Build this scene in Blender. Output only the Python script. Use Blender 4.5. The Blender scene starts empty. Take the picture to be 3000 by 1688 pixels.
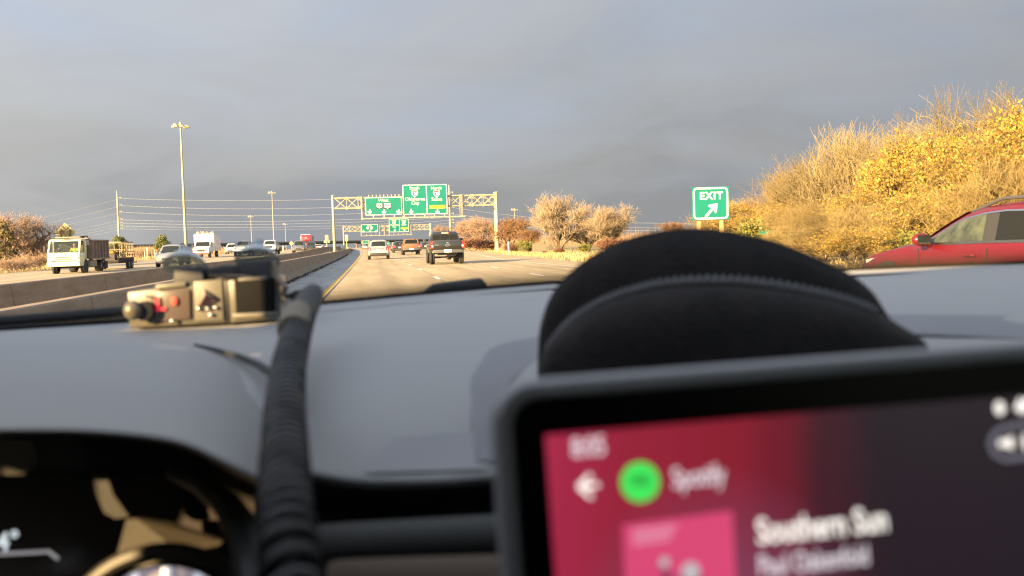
import bpy, bmesh, math, random
import numpy as np
from mathutils import Vector, Matrix

# ------------------------------------------------------------------ camera, world, sun, exposure
SC = bpy.context.scene
COL = SC.collection
EYE = Vector((0.0, 0.0, 1.29))
YAW, PITCH, ROLL = math.atan(0.14), math.atan(137 / 2833), 0.03
FPX, PXC, PYC = 2833.0, 1500.0, 844.0
_R0 = Vector((math.cos(YAW), -math.sin(YAW), 0))
_F = Vector((math.sin(YAW) * math.cos(PITCH), math.cos(YAW) * math.cos(PITCH), -math.sin(PITCH)))
_U0 = _R0.cross(_F)
CR = _R0 * math.cos(ROLL) - _U0 * math.sin(ROLL)
CU = _R0 * math.sin(ROLL) + _U0 * math.cos(ROLL)
cam = bpy.data.cameras.new('camera')
camo = bpy.data.objects.new('camera', cam)
COL.objects.link(camo)
m = Matrix.Identity(4)
for i in range(3):
    m[i][0], m[i][1], m[i][2], m[i][3] = CR[i], CU[i], -_F[i], EYE[i]
camo.matrix_world = m
cam.sensor_width = 36.0
cam.lens = 34.0
cam.clip_start, cam.clip_end = 0.02, 12000
cam.dof.use_dof = True
cam.dof.focus_distance = 75.0
cam.dof.aperture_fstop = 7.6
SC.camera = camo

SUN_AZ, SUN_EL = math.radians(50), math.radians(15)      # direction the light travels, from +Y towards +X
sun = bpy.data.lights.new('sun', 'SUN')
sun.energy = 4.4
sun.angle = math.radians(0.5)
sun.color = (1.0, 0.68, 0.32)
suno = bpy.data.objects.new('sun', sun)
COL.objects.link(suno)
trav = Vector((math.sin(SUN_AZ) * math.cos(SUN_EL), math.cos(SUN_AZ) * math.cos(SUN_EL), -math.sin(SUN_EL)))
suno.rotation_euler = trav.to_track_quat('-Z', 'Y').to_euler()
SC.view_settings.view_transform = 'Standard'
SC.view_settings.look = 'None'
SC.view_settings.exposure = 2.3
SC.view_settings.gamma = 1.0

W = bpy.data.worlds.new('World')
SC.world = W
W.use_nodes = True
nt = W.node_tree
nt.nodes.clear()


def N(nt, t, **kw):
    n = nt.nodes.new(t)
    for k, v in kw.items():
        if k == 'inp':
            for i, val in v.items():
                n.inputs[i].default_value = val
        else:
            setattr(n, k, v)
    return n


def ramp(nt, stops, interp='LINEAR'):
    n = nt.nodes.new('ShaderNodeValToRGB')
    n.color_ramp.interpolation = interp
    e = n.color_ramp.elements
    while len(e) > 1:
        e.remove(e[-1])
    e[0].position = stops[0][0]
    e[0].color = (*stops[0][1], 1)
    for p, c in stops[1:]:
        x = e.new(p)
        x.color = (*c, 1)
    return n


def build_world():
    L = nt.links.new
    tc = N(nt, 'ShaderNodeTexCoord')
    sep = N(nt, 'ShaderNodeSeparateXYZ')
    L(tc.outputs['Generated'], sep.inputs[0])
    # storm cloud deck: banded noise stretched along the horizon
    mp = N(nt, 'ShaderNodeMapping')
    mp.inputs['Scale'].default_value = (1.5, 1.5, 5.5)
    mp.inputs['Rotation'].default_value = (0.05, -0.06, 0)
    L(tc.outputs['Generated'], mp.inputs[0])
    no = N(nt, 'ShaderNodeTexNoise', inp={'Scale': 2.1, 'Detail': 6.0, 'Roughness': 0.55, 'Distortion': 0.6})
    L(mp.outputs[0], no.inputs['Vector'])
    # height on the sky, bent by the noise; the deck is darker towards the right (+X)
    nn = N(nt, 'ShaderNodeMath', operation='MULTIPLY_ADD', inp={1: 0.28, 2: -0.14})
    L(no.outputs['Fac'], nn.inputs[0])
    a2 = N(nt, 'ShaderNodeMath', operation='ADD')
    L(sep.outputs['Z'], a2.inputs[0]); L(nn.outputs[0], a2.inputs[1])
    mr = N(nt, 'ShaderNodeMapRange', inp={1: -0.05, 2: 1.0, 3: 0.0, 4: 1.0})
    L(a2.outputs[0], mr.inputs[0])
    k = 1 / 4.92
    q = lambda z: (z + .05) / 1.05
    cr0 = ramp(nt, [(0.0, (.30 * k, .31 * k, .33 * k)), (q(.03), (.345 * k, .352 * k, .368 * k)), (q(.06), (.395 * k, .402 * k, .412 * k)),
                   (q(.12), (.44 * k, .457 * k, .485 * k)), (q(.2), (.475 * k, .505 * k, .565 * k)), (q(.3), (.51 * k, .545 * k, .61 * k)),
                   (q(.5), (.62 * k, .66 * k, .73 * k)), (1.0, (.72 * k, .78 * k, .90 * k))])
    L(mr.outputs[0], cr0.inputs[0])
    xs_ = N(nt, 'ShaderNodeMath', operation='MULTIPLY_ADD', inp={1: -0.38, 2: 1.03})
    L(sep.outputs['X'], xs_.inputs[0])
    # pale warm and cool blue patches in the deck
    n2 = N(nt, 'ShaderNodeTexNoise', inp={'Scale': 2.6, 'Detail': 3.0, 'Roughness': 0.5, 'Distortion': 0.8})
    mp2 = N(nt, 'ShaderNodeMapping')
    mp2.inputs['Scale'].default_value = (1.3, 1.3, 3.2)
    mp2.inputs['Location'].default_value = (3.1, 1.7, 0.4)
    L(tc.outputs['Generated'], mp2.inputs[0]); L(mp2.outputs[0], n2.inputs['Vector'])
    tint = ramp(nt, [(0.34, (1.05, 1.035, .985)), (0.50, (1.005, 1.005, 1.0)), (0.64, (.96, 1.0, 1.05))])
    L(n2.outputs['Fac'], tint.inputs[0])
    tm = N(nt, 'ShaderNodeMixRGB', blend_type='MULTIPLY', inp={0: 1.0})
    L(cr0.outputs[0], tm.inputs[1]); L(tint.outputs[0], tm.inputs[2])
    cr = N(nt, 'ShaderNodeVectorMath', operation='SCALE')
    L(tm.outputs[0], cr.inputs[0]); L(xs_.outputs[0], cr.inputs['Scale'])
    # clear morning behind us: real sky shows where the clouds end
    sky = N(nt, 'ShaderNodeTexSky', sky_type='NISHITA', sun_disc=False)
    sky.sun_elevation = SUN_EL
    sky.sun_rotation = math.pi + SUN_AZ
    skm = N(nt, 'ShaderNodeMixRGB', blend_type='MULTIPLY', inp={0: 1.0, 2: (0.10, 0.10, 0.10, 1)})
    L(sky.outputs[0], skm.inputs[1])
    back = N(nt, 'ShaderNodeMapRange', inp={1: 0.15, 2: 0.75, 3: 0.0, 4: 1.0})
    by = N(nt, 'ShaderNodeMath', operation='MULTIPLY', inp={1: -1.0})
    L(sep.outputs['Y'], by.inputs[0]); L(by.outputs[0], back.inputs[0])
    mix = N(nt, 'ShaderNodeMixRGB')
    L(back.outputs[0], mix.inputs[0]); L(cr.outputs[0], mix.inputs[1]); L(skm.outputs[0], mix.inputs[2])
    bg = N(nt, 'ShaderNodeBackground', inp={'Strength': 1.0})
    L(mix.outputs[0], bg.inputs[0])
    out = N(nt, 'ShaderNodeOutputWorld')
    L(bg.outputs[0], out.inputs[0])


build_world()
SC.cycles.use_denoising = True
SC.cycles.max_bounces = 6
SC.cycles.pixel_filter_type = 'BLACKMAN_HARRIS'
SC.cycles.filter_width = 1.25
SC.cycles.transparent_max_bounces = 24

# ------------------------------------------------------------------ helpers
DS = 3000 / 2576.0


def ray(px, py):
    d = CR * (px - PXC) + CU * (PYC - py) + _F * FPX
    fw = d.x * math.sin(YAW) + d.y * math.cos(YAW)
    return d / fw


def at(px, py, dist):
    return EYE + ray(px, py) * dist


def atd(dx, dy, dist):
    return at(dx * DS, dy * DS, dist)


def gnd(px, py, z=0.0):
    r = ray(px, py)
    return EYE + r * ((z - EYE.z) / r.z)


def base(px, dist, z=None):
    """ground point seen in column px at the given distance ahead"""
    p = at(px, 720, dist)
    p.z = G(p.x, p.y) if z is None else z
    return p


def sm(a, b, x):
    t = min(1, max(0, (x - a) / (b - a)))
    return t * t * (3 - 2 * t)


def bend(y):
    return -3.5e-5 * y * y if y > 0 else 0.0


def G(x, y):
    xr = x - bend(y)
    z = 0.0
    if y > 560:
        z -= min(15.0, (y - 560) * 0.016)
    z += 0.5 * sm(60, 160, y) * sm(-5.0, -8.5, xr)
    return z


_mats = {}


def M(name, col, rough=0.6, metal=0.0, var=0.0, vscale=8.0, bump=0.0, bscale=60.0, emit=None, spec=0.5, coat=0.0, alpha=None, trans=0.0, dirt=None, coords='Object'):
    if name in _mats:
        return _mats[name]
    mt = bpy.data.materials.new(name)
    mt.use_nodes = True
    t = mt.node_tree
    L = t.links.new
    b = t.nodes['Principled BSDF']
    b.inputs['Base Color'].default_value = (*col, 1)
    b.inputs['Roughness'].default_value = rough
    b.inputs['Metallic'].default_value = metal
    b.inputs['Specular IOR Level'].default_value = spec
    b.inputs['Coat Weight'].default_value = coat
    b.inputs['Coat Roughness'].default_value = 0.04
    if trans:
        b.inputs['Transmission Weight'].default_value = trans
    if alpha is not None:
        b.inputs['Alpha'].default_value = alpha
    if emit:
        b.inputs['Emission Color'].default_value = (*emit[0], 1)
        b.inputs['Emission Strength'].default_value = emit[1]
    tc = N(t, 'ShaderNodeTexCoord')
    if var:
        no = N(t, 'ShaderNodeTexNoise', inp={'Scale': vscale, 'Detail': 6.0, 'Roughness': 0.6})
        L(tc.outputs[coords], no.inputs['Vector'])
        c2 = dirt if dirt else tuple(c * (1 - var) for c in col)
        c1 = tuple(min(1, c * (1 + var * 0.6)) for c in col)
        r = ramp(t, [(0.3, c2), (0.7, c1)])
        L(no.outputs['Fac'], r.inputs[0])
        L(r.outputs[0], b.inputs['Base Color'])
    if bump:
        n2 = N(t, 'ShaderNodeTexNoise', inp={'Scale': bscale, 'Detail': 4.0})
        L(tc.outputs[coords], n2.inputs['Vector'])
        bp = N(t, 'ShaderNodeBump', inp={'Strength': bump, 'Distance': 0.02})
        L(n2.outputs['Fac'], bp.inputs['Height'])
        L(bp.outputs[0], b.inputs['Normal'])
    _mats[name] = mt
    return mt


def link(name, data, parent=None, loc=None):
    o = bpy.data.objects.new(name, data)
    COL.objects.link(o)
    if parent is not None:
        o.parent = parent
    if loc is not None:
        o.location = loc
    return o


def tag(o, label=None, cat=None, group=None, kind=None):
    if label: o['label'] = label
    if cat: o['category'] = cat
    if group: o['group'] = group
    if kind: o['kind'] = kind
    return o


def empty(name, loc, rz=0.0, label=None, cat=None, group=None):
    o = link(name, None)
    o.location = loc
    o.rotation_euler = (0, 0, rz)
    o.empty_display_size = 0.3
    return tag(o, label, cat, group)


class MB:
    """collects shapes for one mesh object"""
    def __init__(s):
        s.v, s.f = [], []

    def add(s, vs, fs):
        o = len(s.v)
        s.v += [tuple(p) for p in vs]
        s.f += [tuple(i + o for i in f) for f in fs]
        return s

    def box(s, c, d, tz=1.0, tx=None):
        """centre c, full size d; top scaled by tz"""
        tx = tz if tx is None else tx
        x, y, z = [k / 2 for k in d]
        P = [(-x, -y, -z), (x, -y, -z), (x, y, -z), (-x, y, -z), (-x * tx, -y * tz, z), (x * tx, -y * tz, z), (x * tx, y * tz, z), (-x * tx, y * tz, z)]
        return s.add([(p[0] + c[0], p[1] + c[1], p[2] + c[2]) for p in P], [(0, 3, 2, 1), (4, 5, 6, 7), (0, 1, 5, 4), (1, 2, 6, 5), (2, 3, 7, 6), (3, 0, 4, 7)])

    def hexa(s, P):
        return s.add(P, [(0, 3, 2, 1), (4, 5, 6, 7), (0, 1, 5, 4), (1, 2, 6, 5), (2, 3, 7, 6), (3, 0, 4, 7)])

    def tube(s, pts, rs, n=8, cap=True):
        pts = [Vector(p) for p in pts]
        if not isinstance(rs, (list, tuple)):
            rs = [rs] * len(pts)
        prev = None
        vs, fs = [], []
        for i, p in enumerate(pts):
            t = (pts[min(i + 1, len(pts) - 1)] - pts[max(i - 1, 0)])
            t = t.normalized() if t.length > 1e-9 else Vector((0, 0, 1))
            if prev is None:
                a = t.orthogonal().normalized()
            else:
                a = (prev - t * prev.dot(t))
                a = a.normalized() if a.length > 1e-6 else t.orthogonal().normalized()
            prev = a
            b = t.cross(a)
            for k in range(n):
                an = 2 * math.pi * k / n
                vs.append(p + (a * math.cos(an) + b * math.sin(an)) * rs[i])
        for i in range(len(pts) - 1):
            for k in range(n):
                k2 = (k + 1) % n
                fs.append((i * n + k, i * n + k2, (i + 1) * n + k2, (i + 1) * n + k))
        if cap:
            fs.append(tuple(range(n - 1, -1, -1)))
            fs.append(tuple((len(pts) - 1) * n + k for k in range(n)))
        return s.add(vs, fs)

    def sphere(s, c, r, nu=14, nv=9, z0=-1.0, z1=1.0):
        r = (r, r, r) if not isinstance(r, (tuple, list)) else r
        vs, fs = [], []
        for j in range(nv + 1):
            zz = z0 + (z1 - z0) * 0.5 * (1 - math.cos(math.pi * j / nv))
            rr = math.sqrt(max(0, 1 - zz * zz))
            for i in range(nu):
                a = 2 * math.pi * i / nu
                vs.append((c[0] + r[0] * rr * math.cos(a), c[1] + r[1] * rr * math.sin(a), c[2] + r[2] * zz))
        for j in range(nv):
            for i in range(nu):
                i2 = (i + 1) % nu
                fs.append((j * nu + i, j * nu + i2, (j + 1) * nu + i2, (j + 1) * nu + i))
        fs.append(tuple(range(nu - 1, -1, -1)))
        fs.append(tuple(nv * nu + k for k in range(nu)))
        return s.add(vs, fs)

    def loft(s, rings, closed=False, caps=True):
        n = len(rings[0])
        vs = [p for r in rings for p in r]
        fs = []
        for j in range(len(rings) - 1):
            for i in range(n if closed else n - 1):
                i2 = (i + 1) % n
                fs.append((j * n + i, j * n + i2, (j + 1) * n + i2, (j + 1) * n + i))
        if caps and closed:
            fs.append(tuple(range(n - 1, -1, -1)))
            fs.append(tuple((len(rings) - 1) * n + k for k in range(n)))
        return s.add(vs, fs)

    def prism(s, poly, off):
        """planar polygon (3-d points) extruded by vector off"""
        n = len(poly)
        off = Vector(off)
        vs = [Vector(p) for p in poly] + [Vector(p) + off for p in poly]
        fs = [tuple(range(n)), tuple(range(2 * n - 1, n - 1, -1))] + [(i, i + n, (i + 1) % n + n, (i + 1) % n) for i in range(n)]
        return s.add(vs, fs)

    def build(s, name, mat, parent=None, smooth=False, bevel=0, origin=None, sub=0, angle=35, loc=None):
        if origin is not None:
            ox, oy, oz = origin
            s.v = [(p[0] - ox, p[1] - oy, p[2] - oz) for p in s.v]
        me = bpy.data.meshes.new(name)
        me.from_pydata(s.v, [], s.f)
        bm = bmesh.new(); bm.from_mesh(me)
        bmesh.ops.recalc_face_normals(bm, faces=bm.faces)
        bm.to_mesh(me); bm.free()
        me.materials.append(mat)
        o = link(name, me, parent, loc)
        if bevel:
            b = o.modifiers.new('bevel', 'BEVEL')
            b.width = bevel; b.segments = 3; b.limit_method = 'ANGLE'; b.angle_limit = math.radians(30)
        if sub:
            b = o.modifiers.new('sub', 'SUBSURF'); b.levels = sub; b.render_levels = sub
        if smooth or bevel or sub:
            me.shade_smooth()
            if smooth and not sub:
                try:
                    me.set_sharp_from_angle(angle=math.radians(angle))
                except Exception:
                    pass
        return o


def text(name, s, size, mat, parent, mtx, extrude=0.0, bold=0.0, align='CENTER', sx=1.0, space=1.0):
    cu = bpy.data.curves.new('t', 'FONT')
    cu.body = s
    cu.size = size
    cu.space_character = space
    cu.align_x = align
    cu.align_y = 'CENTER'
    cu.extrude = extrude
    cu.offset = bold
    cu.resolution_u = 3
    t = bpy.data.objects.new('t', cu)
    COL.objects.link(t)
    dg = bpy.context.evaluated_depsgraph_get()
    me = bpy.data.meshes.new_from_object(t.evaluated_get(dg))
    bpy.data.objects.remove(t)
    me.transform(mtx @ Matrix.Diagonal((sx, 1, 1, 1)))
    me.materials.clear()
    me.materials.append(mat)
    return link(name, me, parent)


def clone(o, parent=None):
    c = o.copy()
    COL.objects.link(c)
    c.parent = parent
    for ch in o.children:
        clone(ch, c)
    return c


FACE = Matrix(((1, 0, 0, 0), (0, 0, -1, 0), (0, 1, 0, 0), (0, 0, 0, 1)))     # text plane turned to face -Y
# ------------------------------------------------------------------ ground and roads
def ground_mat(name, cols, s1, s2, bump=0.3):
    mt = bpy.data.materials.new(name); mt.use_nodes = True
    t = mt.node_tree; L = t.links.new; b = t.nodes['Principled BSDF']
    b.inputs['Roughness'].default_value = 0.95
    tc = N(t, 'ShaderNodeTexCoord')
    n1 = N(t, 'ShaderNodeTexNoise', inp={'Scale': s1, 'Detail': 8.0, 'Roughness': 0.65})
    n2 = N(t, 'ShaderNodeTexNoise', inp={'Scale': s2, 'Detail': 6.0})
    L(tc.outputs['Object'], n1.inputs['Vector']); L(tc.outputs['Object'], n2.inputs['Vector'])
    r = ramp(t, [(0.3, cols[0]), (0.5, cols[1]), (0.7, cols[2])])
    L(n1.outputs['Fac'], r.inputs[0])
    mx = N(t, 'ShaderNodeMixRGB', blend_type='MULTIPLY', inp={0: 0.7})
    r2 = ramp(t, [(0.35, (.6, .6, .6)), (0.65, (1, 1, 1))])
    L(n2.outputs['Fac'], r2.inputs[0]); L(r.outputs[0], mx.inputs[1]); L(r2.outputs[0], mx.inputs[2])
    L(mx.outputs[0], b.inputs['Base Color'])
    bp = N(t, 'ShaderNodeBump', inp={'Strength': bump, 'Distance': 0.05})
    L(n2.outputs['Fac'], bp.inputs['Height']); L(bp.outputs[0], b.inputs['Normal'])
    return mt


def road_mat(name, base_col, dark_tracks=True, lane0=-1.35, lane=3.6, joint=5.0, contrast=1.0):
    """concrete slabs: wheel tracks along the lanes, transverse joints, cracks, stains; coordinates from the UV map (metres along and across)"""
    mt = bpy.data.materials.new(name); mt.use_nodes = True
    t = mt.node_tree; L = t.links.new; b = t.nodes['Principled BSDF']
    b.inputs['Roughness'].default_value = 0.8
    uv = N(t, 'ShaderNodeUVMap')
    sep = N(t, 'ShaderNodeSeparateXYZ'); L(uv.outputs[0], sep.inputs[0])
    mp = N(t, 'ShaderNodeMapping'); mp.inputs['Scale'].default_value = (1.2, 0.10, 1); L(uv.outputs[0], mp.inputs[0])
    st = N(t, 'ShaderNodeTexNoise', inp={'Scale': 1.0, 'Detail': 6.0, 'Roughness': 0.6}); L(mp.outputs[0], st.inputs['Vector'])
    fine = N(t, 'ShaderNodeTexNoise', inp={'Scale': 9.0, 'Detail': 6.0, 'Roughness': 0.7}); L(uv.outputs[0], fine.inputs['Vector'])
    r1 = ramp(t, [(0.3, tuple(c * (1 - .30 * contrast) for c in base_col)), (0.7, tuple(c * (1 + .1 * contrast) for c in base_col))])
    L(st.outputs['Fac'], r1.inputs[0])
    r2 = ramp(t, [(0.3, (.82, .82, .82)), (0.7, (1.06, 1.06, 1.06))]); L(fine.outputs['Fac'], r2.inputs[0])
    m1 = N(t, 'ShaderNodeMixRGB', blend_type='MULTIPLY', inp={0: 1.0}); L(r1.outputs[0], m1.inputs[1]); L(r2.outputs[0], m1.inputs[2])
    cur = m1.outputs[0]
    # dark oil line mid lane
    fr = N(t, 'ShaderNodeMath', operation='SUBTRACT', inp={1: lane0}); L(sep.outputs['X'], fr.inputs[0])
    md = N(t, 'ShaderNodeMath', operation='WRAP', inp={1: lane, 2: 0.0}); L(fr.outputs[0], md.inputs[0])
    d = N(t, 'ShaderNodeMath', operation='SUBTRACT', inp={1: lane / 2}); L(md.outputs[0], d.inputs[0])
    ab = N(t, 'ShaderNodeMath', operation='ABSOLUTE'); L(d.outputs[0], ab.inputs[0])
    if dark_tracks:
        rr = ramp(t, [(0.0, (.76, .76, .76)), (0.2, (.92, .92, .92)), (0.36, (1, 1, 1)), (.52, (.93, .93, .93)), (.8, (1, 1, 1))])
        dv = N(t, 'ShaderNodeMath', operation='DIVIDE', inp={1: lane / 2}); L(ab.outputs[0], dv.inputs[0]); L(dv.outputs[0], rr.inputs[0])
        m2 = N(t, 'ShaderNodeMixRGB', blend_type='MULTIPLY', inp={0: 1.0}); L(cur, m2.inputs[1]); L(rr.outputs[0], m2.inputs[2]); cur = m2.outputs[0]
    # joints: along each lane edge and across every few metres
    ej = N(t, 'ShaderNodeMath', operation='GREATER_THAN', inp={1: lane / 2 - 0.022}); L(ab.outputs[0], ej.inputs[0])
    yj = N(t, 'ShaderNodeMath', operation='WRAP', inp={1: joint, 2: 0.0}); L(sep.outputs['Y'], yj.inputs[0])
    yl = N(t, 'ShaderNodeMath', operation='LESS_THAN', inp={1: 0.05}); L(yj.outputs[0], yl.inputs[0])
    ylm = N(t, 'ShaderNodeMath', operation='MULTIPLY', inp={1: 0.45}); L(yl.outputs[0], ylm.inputs[0])
    mxx = N(t, 'ShaderNodeMath', operation='MAXIMUM'); L(ej.outputs[0], mxx.inputs[0]); L(ylm.outputs[0], mxx.inputs[1])
    # cracks
    vo = N(t, 'ShaderNodeTexVoronoi', feature='DISTANCE_TO_EDGE', inp={'Scale': 0.22}); 
    wv = N(t, 'ShaderNodeMapping'); wv.inputs['Scale'].default_value = (1, .5, 1)
    ad = N(t, 'ShaderNodeMixRGB', blend_type='ADD', inp={0: 0.5}); L(uv.outputs[0], ad.inputs[1]); L(fine.outputs['Color'], ad.inputs[2])
    L(ad.outputs[0], wv.inputs[0]); L(wv.outputs[0], vo.inputs['Vector'])
    ck = N(t, 'ShaderNodeMath', operation='LESS_THAN', inp={1: 0.004}); L(vo.outputs['Distance'], ck.inputs[0])
    ckm = N(t, 'ShaderNodeMath', operation='MULTIPLY', inp={1: 0.6}); L(ck.outputs[0], ckm.inputs[0])
    mx2 = N(t, 'ShaderNodeMath', operation='MAXIMUM'); L(mxx.outputs[0], mx2.inputs[0]); L(ckm.outputs[0], mx2.inputs[1])
    sc = N(t, 'ShaderNodeMath', operation='MULTIPLY', inp={1: 0.72}); L(mx2.outputs[0], sc.inputs[0])
    m3 = N(t, 'ShaderNodeMixRGB', inp={2: (.07, .06, .05, 1)}); L(sc.outputs[0], m3.inputs[0]); L(cur, m3.inputs[1])
    L(m3.outputs[0], b.inputs['Base Color'])
    bp = N(t, 'ShaderNodeBump', inp={'Strength': 0.35, 'Distance': 0.01}); L(fine.outputs['Fac'], bp.inputs['Height']); L(bp.outputs[0], b.inputs['Normal'])
    return mt


YS = [-30, -15, -5, 0, 5, 10, 15, 20] + list(range(25, 200, 5)) + list(range(200, 600, 10)) + [600, 640, 700, 800, 900]


def strip(name, xs, mat, lift, ys=None, label=None, cat=None, kind='structure', nx=3, curve=True):
    """road strip between two x functions (relative to the road axis)"""
    ys = ys or YS
    f0, f1 = [(k if callable(k) else (lambda y, k=k: k)) for k in xs]
    vs, uvs, fs = [], [], []
    for y in ys:
        for i in range(nx + 1):
            xr = f0(y) + (f1(y) - f0(y)) * i / nx
            x = xr + (bend(y) if curve else 0)
            vs.append((x, y, G(x, y) + lift)); uvs.append((xr, y))
    for j in range(len(ys) - 1):
        for i in range(nx):
            a = j * (nx + 1) + i
            fs.append((a, a + 1, a + nx + 2, a + nx + 1))
    me = bpy.data.meshes.new(name); me.from_pydata(vs, [], fs)
    ul = me.uv_layers.new(name='UVMap')
    for lp in me.loops:
        ul.data[lp.index].uv = uvs[lp.vertex_index]
    me.materials.append(mat); me.shade_smooth()
    o = link(name, me)
    return tag(o, label, cat, kind=kind)


grassm = ground_mat('dry_grass', [(.20, .15, .065), (.33, .25, .115), (.42, .32, .15)], 0.35, 6.0)
soilm = ground_mat('median_soil', [(.09, .065, .04), (.14, .10, .065), (.20, .15, .09)], 1.2, 9.0)
xs = sorted(set([-3000, -1500, -700, -350, -200, -120, -80, -60, -45, -35] + [k * 1.0 for k in range(-30, 21, 2)] + [-6.5, -5, 25, 35, 50, 80, 120, 200, 350, 700, 1500, 3000]))
ysg = sorted(set(YS + [1000, 1300, 1500, 2000, 3000, 5000, 9000, -60]))
vs = [(x + bend(min(y, 900)), y, G(x + bend(min(y, 900)), y) - 0.0) for y in ysg for x in xs]
nxg = len(xs)
fs = [(j * nxg + i, j * nxg + i + 1, (j + 1) * nxg + i + 1, (j + 1) * nxg + i) for j in range(len(ysg) - 1) for i in range(nxg - 1)]
me = bpy.data.meshes.new('ground'); me.from_pydata(vs, [], fs); me.materials.append(grassm); me.shade_smooth()
tag(link('ground', me), kind='structure')

conc = road_mat('road_concrete', (.47, .375, .225))
concl = road_mat('road_concrete_pale', (.45, .375, .25), lane0=-9.0)
shold = road_mat('shoulder_concrete', (.34, .335, .32), dark_tracks=False, lane0=-3.0, lane=30, contrast=1.3)


def redge(y):
    pts = [(-30, 12.0), (40, 11.6), (55, 11.3), (67, 12.0), (89, 12.5), (111, 13.8), (148, 16.1), (193, 18.6), (300, 22), (900, 26)]
    for (a, b), (c, d) in zip(pts, pts[1:]):
        if y <= c:
            return b + (d - b) * (y - a) / (c - a)
    return 26


strip('road', (-1.2, redge), conc, 0.04, nx=6)
strip('road_shoulder', (-3.32, -1.2), shold, 0.04)
strip('median', (-6.3, -3.6), soilm, 0.03)
strip('opposite_road', (-26.0, -6.75), concl, 0.04, nx=6)

ymark = M('yellow_paint', (.60, .36, .035), .6, var=.45, vscale=3, dirt=(.42, .30, .10))
wmark = M('white_paint', (.74, .73, .70), .6, var=.35, vscale=3, dirt=(.50, .47, .42))


def mark(name, x0, x1, y0, y1, mat, step=5):
    ys = [y0]
    while ys[-1] + step < y1:
        ys.append(ys[-1] + step)
    ys.append(y1)
    return (x0, x1, ys)


def marks(name, items, mat):
    vs, fs = [], []
    for x0, x1, ys in items:
        f0, f1 = [(k if callable(k) else (lambda y, k=k: k)) for k in (x0, x1)]
        for j, y in enumerate(ys):
            for f in (f0, f1):
                x = f(y) + bend(y)
                vs.append((x, y, G(x, y) + 0.055))
            if j:
                n = len(vs)
                fs.append((n - 4, n - 3, n - 1, n - 2))
    me = bpy.data.meshes.new(name); me.from_pydata(vs, [], fs); me.materials.append(mat)
    return tag(link(name, me), kind='structure')


marks('yellow_edge_line', [mark('', -1.43, -1.27, -10, 560, ymark), mark('', -9.1, -8.95, -10, 560, ymark)], ymark)


def gore(y):
    pts = [(-10, 9.3), (45, 9.0), (59, 8.6), (68, 8.9), (98, 10.6), (130, 12.4), (190, 15), (560, 18)]
    for (a, b), (c, d) in zip(pts, pts[1:]):
        if y <= c:
            return b + (d - b) * (y - a) / (c - a)
    return 18


items = []
for k in range(-3, 45):
    y = 34.9 + 12.2 * k
    items.append(mark('', 2.13, 2.28, y - 1.5, y + 1.5, wmark, 1.5))
    items.append(mark('', 5.73, 5.88, y - 1.9, y + 1.1, wmark, 1.5))
    for xx in (-12.6, -16.2, -19.8):
        items.append(mark('', xx - .07, xx + .07, y - 1.5, y + 1.5, wmark, 1.5))
marks('lane_dashes', items, wmark)
marks('white_edge_line', [mark('', lambda y: gore(y) - .07, lambda y: gore(y) + .07, -10, 560, wmark), mark('', -23.5, -23.36, -10, 560, wmark)], wmark)

# ------------------------------------------------------------------ concrete median barriers


def barrier_mat():
    mt = bpy.data.materials.new('barrier_concrete'); mt.use_nodes = True
    t = mt.node_tree; L = t.links.new; b = t.nodes['Principled BSDF']
    b.inputs['Roughness'].default_value = 0.85
    uv = N(t, 'ShaderNodeUVMap')
    mp = N(t, 'ShaderNodeMapping'); mp.inputs['Scale'].default_value = (0.6, 3.0, 1); L(uv.outputs[0], mp.inputs[0])
    n = N(t, 'ShaderNodeTexNoise', inp={'Scale': 1.4, 'Detail': 7.0, 'Roughness': 0.7}); L(mp.outputs[0], n.inputs['Vector'])
    r = ramp(t, [(0.28, (.17, .13, .09)), (0.6, (.28, .22, .16)), (.8, (.34, .275, .20))]); L(n.outputs['Fac'], r.inputs[0])
    # streaks of rust and damp at old repair spots, and joints
    v = N(t, 'ShaderNodeTexVoronoi', inp={'Scale': 0.28, 'Randomness': 1.0})
    mp2 = N(t, 'ShaderNodeMapping'); mp2.inputs['Scale'].default_value = (1.0, 0.25, 1); L(uv.outputs[0], mp2.inputs[0]); L(mp2.outputs[0], v.inputs['Vector'])
    lt = N(t, 'ShaderNodeMath', operation='LESS_THAN', inp={1: 0.055}); L(v.outputs['Distance'], lt.inputs[0])
    sep = N(t, 'ShaderNodeSeparateXYZ'); L(uv.outputs[0], sep.inputs[0])
    w = N(t, 'ShaderNodeMath', operation='WRAP', inp={1: 6.1, 2: 0.0}); L(sep.outputs['X'], w.inputs[0])
    j = N(t, 'ShaderNodeMath', operation='LESS_THAN', inp={1: 0.035}); L(w.outputs[0], j.inputs[0])
    mx = N(t, 'ShaderNodeMath', operation='MAXIMUM'); L(lt.outputs[0], mx.inputs[0]); L(j.outputs[0], mx.inputs[1])
    ms = N(t, 'ShaderNodeMath', operation='MULTIPLY', inp={1: .75}); L(mx.outputs[0], ms.inputs[0])
    m3 = N(t, 'ShaderNodeMixRGB', inp={2: (.055, .04, .03, 1)}); L(ms.outputs[0], m3.inputs[0]); L(r.outputs[0], m3.inputs[1])
    L(m3.outputs[0], b.inputs['Base Color'])
    bp = N(t, 'ShaderNodeBump', inp={'Strength': 0.3, 'Distance': 0.02}); L(n.outputs['Fac'], bp.inputs['Height']); L(bp.outputs[0], b.inputs['Normal'])
    return mt


barm = barrier_mat()


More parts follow.
